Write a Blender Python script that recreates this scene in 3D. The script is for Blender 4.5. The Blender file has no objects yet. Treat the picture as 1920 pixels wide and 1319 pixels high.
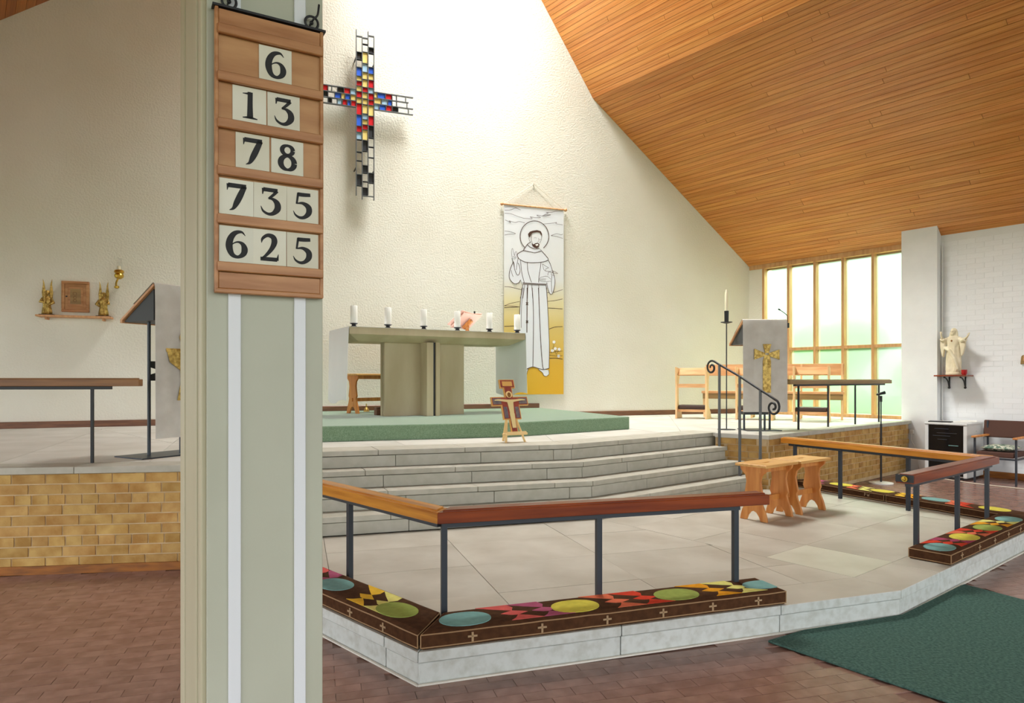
import bpy, bmesh, math, random
from mathutils import Matrix, Vector
R = random.Random(7)
rad = math.radians
scene = bpy.context.scene
COL = scene.collection

# ------------------------------------------------------------------ camera, sky, light, exposure
cam_d = bpy.data.cameras.new('camera'); cam = bpy.data.objects.new('camera', cam_d); COL.objects.link(cam)
cam.location = (0, 0, 1.4); cam.rotation_euler = (rad(90), 0, 0)
cam_d.sensor_width = 36; cam_d.lens = 24.0; cam_d.shift_y = 52.5 / 1920; cam_d.clip_start = .05
scene.camera = cam
scene.view_settings.view_transform = 'Standard'; scene.view_settings.look = 'None'
scene.view_settings.gamma = 1; scene.view_settings.use_curve_mapping = False
scene.view_settings.exposure = 0.28
scene.cycles.max_bounces = 8; scene.cycles.transmission_bounces = 5
world = bpy.data.worlds.new('sky'); scene.world = world; world.use_nodes = True
bg = world.node_tree.nodes['Background']; bg.inputs[0].default_value = (.95, .985, 1.0, 1); bg.inputs[1].default_value = 2.5

def area(name, loc, target, sx, sy, power, col):
    l = bpy.data.lights.new(name, 'AREA'); l.shape = 'RECTANGLE'; l.size = sx; l.size_y = sy; l.energy = power; l.color = col
    o = bpy.data.objects.new(name, l); COL.objects.link(o); o.location = loc
    o.rotation_euler = (Vector(target) - Vector(loc)).to_track_quat('-Z', 'Y').to_euler()
    return o
# daylight outside the tall side window
area('window_daylight', (8.3, 14.2, 6.6), (4.9, 10.9, 1.0), 4.5, 2.5, 13000, (1.0, .98, .98))
# daylight falling through the roof light above the altar wall
area('rooflight_daylight', (-1.8, 8.9, 12.4), (-1.8, 8.9, 0.0), 7.5, 3.2, 4600, (1.0, 1.0, .97))

# ------------------------------------------------------------------ helpers
def hd(h):                       # unit vector of a plan heading in degrees (0 = away from camera, 90 = right)
    return Vector((math.sin(rad(h)), math.cos(rad(h))))
def rz_of(h): return rad(90 - h)

class MB:
    def __init__(s): s.v = []; s.f = []; s.m = []
    def add(s, vs, fs, mi=0):
        o = len(s.v); s.v += [tuple(p) for p in vs]
        for q in fs: s.f.append(tuple(i + o for i in q)); s.m.append(mi)
        return s
    def box(s, c, d, rz=0, rx=0, ry=0, mi=0, taper=1.0):
        M = Matrix.Rotation(rz, 3, 'Z') @ Matrix.Rotation(ry, 3, 'Y') @ Matrix.Rotation(rx, 3, 'X')
        vs = []
        for z in (-.5, .5):
            k = taper if z > 0 else 1
            for x, y in ((-.5, -.5), (.5, -.5), (.5, .5), (-.5, .5)):
                vs.append(Vector(c) + M @ Vector((x * d[0] * k, y * d[1] * k, z * d[2])))
        return s.add(vs, [(3, 2, 1, 0), (4, 5, 6, 7), (0, 1, 5, 4), (1, 2, 6, 5), (2, 3, 7, 6), (3, 0, 4, 7)], mi)
    def b2(s, x0, x1, y0, y1, z0, z1, mi=0):
        return s.box(((x0 + x1) / 2, (y0 + y1) / 2, (z0 + z1) / 2), (abs(x1 - x0), abs(y1 - y0), abs(z1 - z0)), mi=mi)
    def prism(s, poly, z0, z1, mi=0, M=None):
        a = sum(poly[i][0] * poly[(i + 1) % len(poly)][1] - poly[(i + 1) % len(poly)][0] * poly[i][1] for i in range(len(poly)))
        if a < 0: poly = poly[::-1]
        n = len(poly); vs = [(p[0], p[1], z0) for p in poly] + [(p[0], p[1], z1) for p in poly]
        if M is not None: vs = [M @ Vector(p) for p in vs]
        fs = [tuple(range(n - 1, -1, -1)), tuple(range(n, 2 * n))] + [(i, (i + 1) % n, n + (i + 1) % n, n + i) for i in range(n)]
        return s.add(vs, fs, mi)
    def plate(s, poly, y0, y1, mi=0):          # outline in x,z extruded along y
        return s.prism([(p[0], p[1]) for p in poly], y0, y1, mi, Matrix(((1, 0, 0), (0, 0, 1), (0, 1, 0))))
    def bar(s, a, b, w, h=None, mi=0, up=(0, 0, 1)):
        a = Vector(a); b = Vector(b); h = h or w; d = (b - a).normalized(); u = Vector(up)
        if abs(d.dot(u)) > .99: u = Vector((0, 1, 0))
        x = d.cross(u).normalized() * w / 2; y = x.cross(d).normalized() * h / 2
        vs = [a - x - y, a + x - y, a + x + y, a - x + y, b - x - y, b + x - y, b + x + y, b - x + y]
        return s.add(vs, [(0, 1, 2, 3), (7, 6, 5, 4), (1, 0, 4, 5), (2, 1, 5, 6), (3, 2, 6, 7), (0, 3, 7, 4)], mi)
    def tube(s, pts, r, n=8, mi=0, cap=True, flat=1.0):
        pts = [Vector(p) for p in pts]; k = len(pts); rs = r if isinstance(r, (list, tuple)) else [r] * k
        vs = []; nrm = None
        for i, p in enumerate(pts):
            d = (pts[min(i + 1, k - 1)] - pts[max(i - 1, 0)])
            d = d.normalized() if d.length > 1e-9 else Vector((0, 0, 1))
            if nrm is None:
                nrm = d.cross(Vector((0, 0, 1)) if abs(d.z) < .9 else Vector((0, 1, 0))).normalized()
            else:
                nrm = (nrm - d * nrm.dot(d)).normalized()
            bn = d.cross(nrm)
            for j in range(n):
                t = math.tau * j / n
                vs.append(p + nrm * (math.cos(t) * rs[i]) + bn * (math.sin(t) * rs[i] * flat))
        fs = [(i * n + j, i * n + (j + 1) % n, (i + 1) * n + (j + 1) % n, (i + 1) * n + j) for i in range(k - 1) for j in range(n)]
        if cap: fs += [tuple(range(n - 1, -1, -1)), tuple((k - 1) * n + j for j in range(n))]
        return s.add(vs, fs, mi)
    def lathe(s, prof, n=16, c=(0, 0, 0), mi=0, sx=1.0, sy=1.0):
        vs = []
        for r, z in prof:
            for j in range(n):
                t = math.tau * j / n
                vs.append((c[0] + math.cos(t) * r * sx, c[1] + math.sin(t) * r * sy, c[2] + z))
        k = len(prof)
        fs = [(i * n + j, i * n + (j + 1) % n, (i + 1) * n + (j + 1) % n, (i + 1) * n + j) for i in range(k - 1) for j in range(n)]
        fs += [tuple(range(n - 1, -1, -1)), tuple((k - 1) * n + j for j in range(n))]
        return s.add(vs, fs, mi)
    def ball(s, c, r, n=10, m=7, mi=0):
        r = r if isinstance(r, (tuple, list)) else (r, r, r)
        prof = [(max(.001, math.sin(math.pi * i / m)), -math.cos(math.pi * i / m)) for i in range(m + 1)]
        vs = []
        for a, z in prof:
            for j in range(n):
                t = math.tau * j / n
                vs.append((c[0] + math.cos(t) * a * r[0], c[1] + math.sin(t) * a * r[1], c[2] + z * r[2]))
        fs = [(i * n + j, i * n + (j + 1) % n, (i + 1) * n + (j + 1) % n, (i + 1) * n + j) for i in range(m) for j in range(n)]
        return s.add(vs, fs + [tuple(range(n - 1, -1, -1)), tuple(m * n + j for j in range(n))], mi)
    def mesh(s, name, mats):
        me = bpy.data.meshes.new(name); me.from_pydata(s.v, [], s.f)
        for m in (mats if isinstance(mats, (list, tuple)) else [mats]): me.materials.append(m)
        if any(s.m): me.polygons.foreach_set('material_index', s.m)
        me.update()
        return me
    def build(s, name, mats, parent=None, loc=(0, 0, 0), rz=0, smooth=False, bevel=0, seg=1):
        o = bpy.data.objects.new(name, s.mesh(name, mats)); COL.objects.link(o)
        o.location = loc; o.rotation_euler = (0, 0, rz)
        if parent is not None: o.parent = parent
        if smooth:
            o.data.polygons.foreach_set('use_smooth', [True] * len(o.data.polygons))
            if smooth == 'angle':
                o.data.set_sharp_from_angle(angle=rad(40))
        if bevel:
            b = o.modifiers.new('bevel', 'BEVEL'); b.width = bevel; b.segments = seg; b.limit_method = 'ANGLE'; b.angle_limit = rad(35)
        return o
def inst(name, mesh, parent, loc=(0, 0, 0), rot=(0, 0, 0), scale=(1, 1, 1)):
    o = bpy.data.objects.new(name, mesh); COL.objects.link(o); o.parent = parent
    o.location = loc; o.rotation_euler = rot; o.scale = scale
    return o
def tag(o, label, cat, group=None):
    o['label'] = label; o['category'] = cat
    if group: o['group'] = group
    return o
def struct(o): o['kind'] = 'structure'; return o
def thing(name, label, cat, loc=(0, 0, 0), rz=0, group=None):
    o = bpy.data.objects.new(name, None); COL.objects.link(o); o.empty_display_size = .1
    o.location = loc; o.rotation_euler = (0, 0, rz)
    return tag(o, label, cat, group)
def copy_tree(o, parent=None):
    c = o.copy(); COL.objects.link(c); c.parent = parent
    for ch in list(o.children): copy_tree(ch, c)
    return c

# 2-D geometry
def inter(n1, o1, n2, o2):       # n·p = o
    d = n1[0] * n2[1] - n1[1] * n2[0]
    return Vector(((o1 * n2[1] - n1[1] * o2) / d, (n1[0] * o2 - o1 * n2[0]) / d))
def line_x(p, d, q, e):          # p + t d meets q + s e
    c = d[0] * e[1] - d[1] * e[0]; t = ((q[0] - p[0]) * e[1] - (q[1] - p[1]) * e[0]) / c
    return Vector((p[0] + d[0] * t, p[1] + d[1] * t))
def area2(poly): return sum(poly[i][0] * poly[(i + 1) % len(poly)][1] - poly[(i + 1) % len(poly)][0] * poly[i][1] for i in range(len(poly))) / 2
def clip(poly, conv):            # Sutherland-Hodgman against a convex counter-clockwise polygon
    if area2(conv) < 0: conv = conv[::-1]
    out = [Vector(p[:2]) for p in poly]
    for i in range(len(conv)):
        a = Vector(conv[i][:2]); b = Vector(conv[(i + 1) % len(conv)][:2]); e = b - a
        src = out; out = []
        for k in range(len(src)):
            p = src[k]; q = src[(k + 1) % len(src)]
            sp = e.x * (p.y - a.y) - e.y * (p.x - a.x); sq = e.x * (q.y - a.y) - e.y * (q.x - a.x)
            if sp >= 0: out.append(p)
            if (sp >= 0) != (sq >= 0): out.append(p + (q - p) * (sp / (sp - sq)))
        if len(out) < 3: return []
    return out
def shrink(poly, g):             # move every edge of a convex polygon inwards by g
    if area2(poly) < 0: poly = poly[::-1]
    pts = []
    for p in poly:
        if not pts or (Vector(p) - pts[-1]).length > 1e-3: pts.append(Vector(p))
    if (pts[0] - pts[-1]).length < 1e-3: pts.pop()
    n = len(pts)
    if n < 3: return []
    L = []
    for i in range(n):
        d = (pts[(i + 1) % n] - pts[i]).normalized(); nn = Vector((-d.y, d.x)); L.append((nn, nn.dot(pts[i]) + g))
    out = []
    for i in range(n):
        n1, o1 = L[i - 1]; n2, o2 = L[i]
        if abs(n1.x * n2.y - n1.y * n2.x) < 1e-4: continue
        out.append(inter(n1, o1, n2, o2))
    return out if len(out) >= 3 and area2(out) > 0 else []

# ------------------------------------------------------------------ materials
def srgb(r, g, b):
    f = lambda c: (c / 255 / 12.92) if c / 255 <= .04045 else ((c / 255 + .055) / 1.055) ** 2.4
    return (f(r), f(g), f(b), 1)
def mat(name, c, rough=.6, metal=0, c2=None, scale=6, stretch=(1, 1, 1), detail=4, bump=0, bscale=None, spec=.5, per_obj=0, space='Object', coat=0, contrast=(.35, .65), bdist=.01):
    m = bpy.data.materials.new(name); m.use_nodes = True; nt = m.node_tree; N = nt.nodes; L = nt.links
    p = N['Principled BSDF']; p.inputs['Roughness'].default_value = rough; p.inputs['Metallic'].default_value = metal
    p.inputs['Specular IOR Level'].default_value = spec; p.inputs['Coat Weight'].default_value = coat; p.inputs['Coat Roughness'].default_value = .12
    p.inputs['Base Color'].default_value = c
    if c2 is None and not bump and not per_obj: return m
    tc = N.new('ShaderNodeTexCoord'); mp = N.new('ShaderNodeMapping'); mp.inputs['Scale'].default_value = stretch
    L.new(tc.outputs[space], mp.inputs['Vector'])
    vec = mp.outputs['Vector']
    oi = N.new('ShaderNodeObjectInfo')
    ad = N.new('ShaderNodeVectorMath'); ad.operation = 'MULTIPLY_ADD'
    L.new(oi.outputs['Random'], ad.inputs[0]); ad.inputs[1].default_value = (17, 31, 47); L.new(vec, ad.inputs[2]); vec = ad.outputs[0]
    col = None
    if c2 is not None:
        nz = N.new('ShaderNodeTexNoise'); nz.inputs['Scale'].default_value = scale; nz.inputs['Detail'].default_value = detail
        L.new(vec, nz.inputs['Vector'])
        cr = N.new('ShaderNodeValToRGB'); cr.color_ramp.elements[0].position = contrast[0]; cr.color_ramp.elements[1].position = contrast[1]
        cr.color_ramp.elements[0].color = c; cr.color_ramp.elements[1].color = c2
        L.new(nz.outputs['Fac'], cr.inputs['Fac']); col = cr.outputs['Color']
    if per_obj:
        hs = N.new('ShaderNodeHueSaturation')
        mr = N.new('ShaderNodeMapRange'); mr.inputs['To Min'].default_value = 1 - per_obj; mr.inputs['To Max'].default_value = 1 + per_obj
        L.new(oi.outputs['Random'], mr.inputs['Value']); L.new(mr.outputs[0], hs.inputs['Value'])
        mr2 = N.new('ShaderNodeMapRange'); mr2.inputs['To Min'].default_value = .5 - per_obj * .04; mr2.inputs['To Max'].default_value = .5 + per_obj * .04
        ml = N.new('ShaderNodeMath'); ml.operation = 'MULTIPLY'; ml.inputs[1].default_value = 7.31
        fr = N.new('ShaderNodeMath'); fr.operation = 'FRACT'
        L.new(oi.outputs['Random'], ml.inputs[0]); L.new(ml.outputs[0], fr.inputs[0]); L.new(fr.outputs[0], mr2.inputs['Value']); L.new(mr2.outputs[0], hs.inputs['Hue'])
        if col is None: hs.inputs['Color'].default_value = c
        else: L.new(col, hs.inputs['Color'])
        col = hs.outputs['Color']
    if col is not None: L.new(col, p.inputs['Base Color'])
    if bump:
        nb = N.new('ShaderNodeTexNoise'); nb.inputs['Scale'].default_value = bscale or scale; nb.inputs['Detail'].default_value = 3
        L.new(vec, nb.inputs['Vector'])
        bp = N.new('ShaderNodeBump'); bp.inputs['Strength'].default_value = bump; bp.inputs['Distance'].default_value = bdist
        L.new(nb.outputs['Fac'], bp.inputs['Height']); L.new(bp.outputs['Normal'], p.inputs['Normal'])
    return m
M = {}
M['plaster'] = mat('roughcast_plaster', srgb(227, 225, 213), .95, c2=srgb(221, 218, 204), scale=.9, bump=.55, bscale=38, spec=.2, bdist=.012)
M['white_paint'] = mat('white_paint', srgb(232, 234, 234), .7, c2=srgb(222, 224, 224), scale=2, bump=.1, bscale=60, spec=.3)
M['white_brick'] = mat('white_painted_brick', srgb(232, 234, 235), .75, bump=.15, bscale=50, per_obj=.015, spec=.3)
M['stone'] = mat('pale_step_stone', srgb(184, 181, 168), .72, c2=srgb(172, 169, 154), scale=10, detail=8, bump=.12, bscale=40, per_obj=.03)
M['paving'] = mat('paving_stone', srgb(196, 192, 180), .5, c2=srgb(176, 170, 156), scale=2.2, detail=8, bump=.06, bscale=30, per_obj=.05)
M['high_paving'] = mat('platform_paving', srgb(206, 204, 196), .55, c2=srgb(190, 187, 177), scale=2, detail=8, per_obj=.03)
M['joint'] = mat('dark_joint', srgb(140, 134, 120), .9)
M['kerb'] = mat('weathered_kerb', srgb(205, 209, 205), .75, c2=srgb(184, 186, 178), scale=22, detail=10, bump=.15, bscale=45, per_obj=.04, contrast=(.42, .75))
M['sealant'] = mat('white_sealant', srgb(226, 222, 210), .6)
M['brick'] = mat('yellow_stock_brick', srgb(196, 160, 96), .85, c2=srgb(164, 122, 60), scale=7, detail=7, bump=.3, bscale=60, per_obj=.1)
M['mortar'] = mat('mortar', srgb(206, 182, 144), .95, c2=srgb(190, 164, 124), scale=12)
M['skirting'] = mat('dark_wood_skirting', srgb(122, 80, 52), .5, c2=srgb(98, 62, 40), scale=5, stretch=(1, 8, 8))
M['skirt_orange'] = mat('varnished_skirting', srgb(158, 96, 30), .35, c2=srgb(120, 70, 22), scale=4, stretch=(1, 9, 9))
M['tile'] = mat('red_floor_tile', srgb(150, 116, 103), .27, c2=srgb(130, 96, 84), scale=9, detail=10, per_obj=.035, bump=.03, bscale=30)
M['tile_bed'] = mat('tile_grout', srgb(132, 100, 88), .5)
M['plank'] = mat('pine_ceiling_board', srgb(212, 148, 78), .3, c2=srgb(186, 114, 48), scale=3.0, stretch=(.35, 14, 6), detail=6, per_obj=.08, bump=.04, bscale=8)
M['plank_dark'] = mat('ceiling_backing', srgb(92, 54, 20), .8)
M['plank_left'] = mat('dark_ceiling_board', srgb(166, 96, 36), .45, c2=srgb(140, 76, 26), scale=3, stretch=(.35, 14, 6), per_obj=.12)
M['window_wood'] = mat('window_timber', srgb(206, 160, 110), .5, c2=srgb(186, 138, 88), scale=4, stretch=(6, 6, .6))
M['pillar'] = mat('sage_pillar_paint', srgb(186, 189, 172), .55, c2=srgb(176, 178, 160), scale=1.5, detail=8, bump=.04, bscale=40)
M['pillar_side'] = mat('pillar_side_lit', srgb(200, 194, 168), .5, c2=srgb(186, 180, 152), scale=1.2, stretch=(1, 1, .2))  # warmer, lighter tone puts the different light on the side boards into the colour
M['batten'] = mat('white_batten_paint', srgb(222, 226, 230), .5, bump=.03, bscale=30)
M['teak'] = mat('hymn_board_wood', srgb(190, 142, 92), .45, c2=srgb(166, 114, 66), scale=2.5, stretch=(1.5, 1, 8), detail=8, bump=.03, bscale=20)
M['teak_h'] = mat('hymn_board_slat', srgb(188, 136, 88), .42, c2=srgb(160, 106, 60), scale=3, stretch=(1.5, 12, 12), detail=8)
M['card'] = mat('card_stock', srgb(222, 221, 206), .8, per_obj=.05, c2=srgb(214, 210, 190), scale=5)
M['ink'] = mat('black_ink', srgb(40, 41, 43), .8)
M['iron'] = mat('black_iron', srgb(34, 35, 38), .45, spec=.4)
M['steel'] = mat('dark_grey_steel', srgb(52, 58, 66), .4, metal=.2)
M['lead'] = mat('grey_lead', srgb(104, 108, 110), .5, metal=.3)
M['darkbox'] = mat('dark_metal_box', srgb(58, 60, 64), .5, metal=.3)
M['rail_red'] = mat('red_mahogany', srgb(146, 66, 20), .3, c2=srgb(110, 42, 10), scale=3, stretch=(.6, 9, 9), detail=7, spec=.35)
M['rail_gold'] = mat('honey_varnished_wood', srgb(212, 146, 54), .3, c2=srgb(168, 100, 28), scale=3, stretch=(.6, 9, 9), detail=7, spec=.35)
M['rail_olive'] = mat('pale_oak_rail', srgb(158, 126, 74), .4, c2=srgb(134, 104, 58), scale=3, stretch=(.6, 9, 9))
M['rail_brown'] = mat('brown_oak_rail', srgb(140, 94, 40), .4, c2=srgb(112, 70, 28), scale=3, stretch=(.6, 9, 9))
M['cush'] = mat('brown_cushion_cloth', srgb(84, 56, 36), .95, c2=srgb(70, 46, 30), scale=30, bump=.15, bscale=180, spec=.1)
M['piping'] = mat('tan_piping', srgb(160, 128, 92), .9)
M['tan_cross'] = mat('tan_stitch', srgb(170, 142, 108), .9)
for k, c in dict(c_teal=(128, 174, 170), c_red=(214, 70, 48), c_salmon=(226, 118, 84), c_pink=(178, 92, 122), c_plum=(168, 74, 100), c_yel=(218, 206, 84), c_pale=(228, 222, 130), c_green=(156, 172, 88), c_orange=(232, 162, 40), c_gold=(236, 190, 62), c_rose=(222, 104, 98)).items():
    M[k] = mat('applique_' + k[2:], srgb(*c), .95, c2=srgb(*[int(x * .93) for x in c]), scale=25, spec=.1, bump=.1, bscale=200)
M['carpet'] = mat('green_carpet', srgb(134, 158, 130), .98, c2=srgb(108, 134, 104), scale=90, bump=.5, bscale=160, spec=.1)
def sheen(m, w, r=.4):
    p = m.node_tree.nodes['Principled BSDF']; p.inputs['Sheen Weight'].default_value = w; p.inputs['Sheen Roughness'].default_value = r; p.inputs['Sheen Tint'].default_value = (.9, 1, .92, 1)
sheen(M['carpet'], 1.0, .35)
M['rug'] = mat('dark_green_rug', srgb(88, 120, 110), .98, c2=srgb(62, 90, 82), scale=70, detail=6, bump=.5, bscale=140, spec=.1)
M['altar'] = mat('altar_stone', srgb(200, 186, 156), .7, c2=srgb(184, 168, 136), scale=4, detail=8, stretch=(1, 1, .25), bump=.05, bscale=30)
M['linen'] = mat('white_linen', srgb(240, 242, 244), .9, bump=.08, bscale=60, spec=.1)
M['vest'] = mat('grey_cream_cloth', srgb(206, 203, 196), .9, c2=srgb(196, 192, 184), scale=8, bump=.08, bscale=120, spec=.1)
M['gold'] = mat('gilt_metal', srgb(222, 192, 112), .3, metal=.75, bump=.9, bscale=70, c2=srgb(150, 120, 58), scale=30)
M['brass'] = mat('brass', srgb(200, 166, 74), .3, metal=1)
M['wax'] = mat('white_wax', srgb(244, 243, 236), .45)
M['wax_cream'] = mat('cream_wax', srgb(236, 226, 196), .45)
M['pine'] = mat('orange_pine', srgb(216, 148, 76), .4, c2=srgb(192, 118, 52), scale=3, stretch=(8, 8, .7), detail=6)
M['pine_top'] = mat('pale_pine_top', srgb(226, 178, 106), .4, c2=srgb(204, 150, 82), scale=3, stretch=(.7, 9, 9), detail=6)
M['pew'] = mat('light_oak', srgb(222, 172, 122), .45, c2=srgb(200, 144, 92), scale=3, stretch=(1, 6, 6))
M['pew_side'] = mat('light_oak_side', srgb(236, 196, 146), .45, c2=srgb(220, 176, 122), scale=3, stretch=(6, 6, 1))
M['kneel'] = mat('brown_vinyl', srgb(62, 40, 30), .6)
M['desk'] = mat('dark_slate_panel', srgb(58, 60, 64), .6)
M['peach'] = mat('peach_wood', srgb(212, 160, 112), .5, c2=srgb(194, 138, 92), scale=4, stretch=(8, 1, 1))
M['plaster_ivory'] = mat('ivory_plaster', srgb(230, 220, 192), .7, c2=srgb(214, 202, 170), scale=8)
M['redglass'] = mat('red_glass', srgb(168, 24, 28), .1)
M['cab'] = mat('cabinet_enamel', srgb(214, 216, 214), .4)
M['blackglass'] = mat('black_glass', srgb(14, 16, 20), .12)
M['brownseat'] = mat('brown_upholstery', srgb(84, 56, 46), .9)
M['pat'] = mat('patterned_green_cloth', srgb(84, 110, 94), .9, c2=srgb(196, 198, 180), scale=26, contrast=(.48, .54))
M['blackp'] = mat('black_plastic', srgb(24, 24, 26), .5)
M['whitep'] = mat('white_plastic', srgb(228, 228, 224), .4)
M['paper'] = mat('paper', srgb(236, 236, 230), .8)
M['iconred'] = mat('icon_red', srgb(160, 70, 48), .5, c2=srgb(128, 50, 40), scale=18)
M['iconblue'] = mat('icon_slate', srgb(92, 84, 96), .5, c2=srgb(122, 108, 104), scale=30)
M['icongold'] = mat('icon_gold_paint', srgb(214, 164, 88), .45)
M['skin_paint'] = mat('pale_painted_flesh', srgb(220, 198, 140), .6)
M['easel'] = mat('pale_beech', srgb(236, 202, 140), .5)
M['bookpink'] = mat('pink_page_edge', srgb(228, 186, 170), .6)
M['printbrown'] = mat('printed_brown_line', srgb(74, 50, 38), .9)
M['robe'] = mat('printed_pale_grey', srgb(222, 226, 232), .9)
M['robe2'] = mat('printed_white', srgb(238, 238, 236), .9)
M['grass'] = mat('lawn', srgb(120, 160, 90), .9, c2=srgb(90, 140, 70), scale=3)
M['leaf'] = mat('foliage', srgb(120, 165, 95), .8, c2=srgb(80, 130, 66), scale=4)
M['cord'] = mat('cream_cord', srgb(222, 214, 196), .7)
def banner_mat():
    m = mat('banner_print', srgb(226, 230, 236), .85); nt = m.node_tree; N = nt.nodes; L = nt.links
    tc = N.new('ShaderNodeTexCoord'); sp = N.new('ShaderNodeSeparateXYZ'); cr = N.new('ShaderNodeValToRGB'); mr = N.new('ShaderNodeMapRange')
    mr.inputs['From Max'].default_value = 3.08
    L.new(tc.outputs['Object'], sp.inputs[0]); L.new(sp.outputs['Z'], mr.inputs['Value']); L.new(mr.outputs[0], cr.inputs['Fac'])
    e = cr.color_ramp.elements; e[0].position = 0; e[0].color = srgb(214, 166, 40); e[1].position = 1; e[1].color = srgb(228, 232, 238)
    for pos, c in ((.16, (216, 172, 56)), (.36, (214, 190, 112)), (.5, (222, 212, 168)), (.62, (222, 224, 222))):
        q = e.new(pos); q.color = srgb(*c)
    L.new(cr.outputs['Color'], N['Principled BSDF'].inputs['Base Color'])
    return m
M['banner'] = banner_mat()
def glass_mat(name, col, trans=.5):
    m = bpy.data.materials.new(name); m.use_nodes = True; N = m.node_tree.nodes; L = m.node_tree.links
    N.remove(N['Principled BSDF']); o = N['Material Output']
    a = N.new('ShaderNodeBsdfTransparent'); b = N.new('ShaderNodeBsdfTranslucent'); x = N.new('ShaderNodeMixShader'); g = N.new('ShaderNodeBsdfGlossy'); y = N.new('ShaderNodeMixShader')
    a.inputs[0].default_value = col; b.inputs[0].default_value = col; x.inputs[0].default_value = 1 - trans; g.inputs['Roughness'].default_value = .15; y.inputs[0].default_value = .05
    L.new(a.outputs[0], x.inputs[1]); L.new(b.outputs[0], x.inputs[2]); L.new(x.outputs[0], y.inputs[1]); L.new(g.outputs[0], y.inputs[2]); L.new(y.outputs[0], o.inputs[0])
    return m
def pane_mat():
    m = bpy.data.materials.new('frosted_green_pane'); m.use_nodes = True; N = m.node_tree.nodes; L = m.node_tree.links
    N.remove(N['Principled BSDF']); o = N['Material Output']
    c = (.44, .53, .44, 1)
    a = N.new('ShaderNodeBsdfTransparent'); a.inputs[0].default_value = c
    r = N.new('ShaderNodeBsdfRefraction'); r.inputs[0].default_value = c; r.inputs['Roughness'].default_value = .55; r.inputs['IOR'].default_value = 1.08
    t = N.new('ShaderNodeBsdfTranslucent'); t.inputs[0].default_value = c
    x = N.new('ShaderNodeMixShader'); x.inputs[0].default_value = .55; y = N.new('ShaderNodeMixShader'); y.inputs[0].default_value = .08
    L.new(a.outputs[0], x.inputs[1]); L.new(r.outputs[0], x.inputs[2]); L.new(x.outputs[0], y.inputs[1]); L.new(t.outputs[0], y.inputs[2]); L.new(y.outputs[0], o.inputs[0])
    return m
M['pane'] = pane_mat()
M['clear'] = glass_mat('clear_glass', (.96, .97, .97, 1), .9)
for k, c in dict(b=(60, 112, 236), l=(176, 216, 244), y=(248, 226, 140), r=(226, 44, 52)).items():
    M['sg_' + k] = mat('stained_glass_' + k, srgb(*c), .3)
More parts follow.
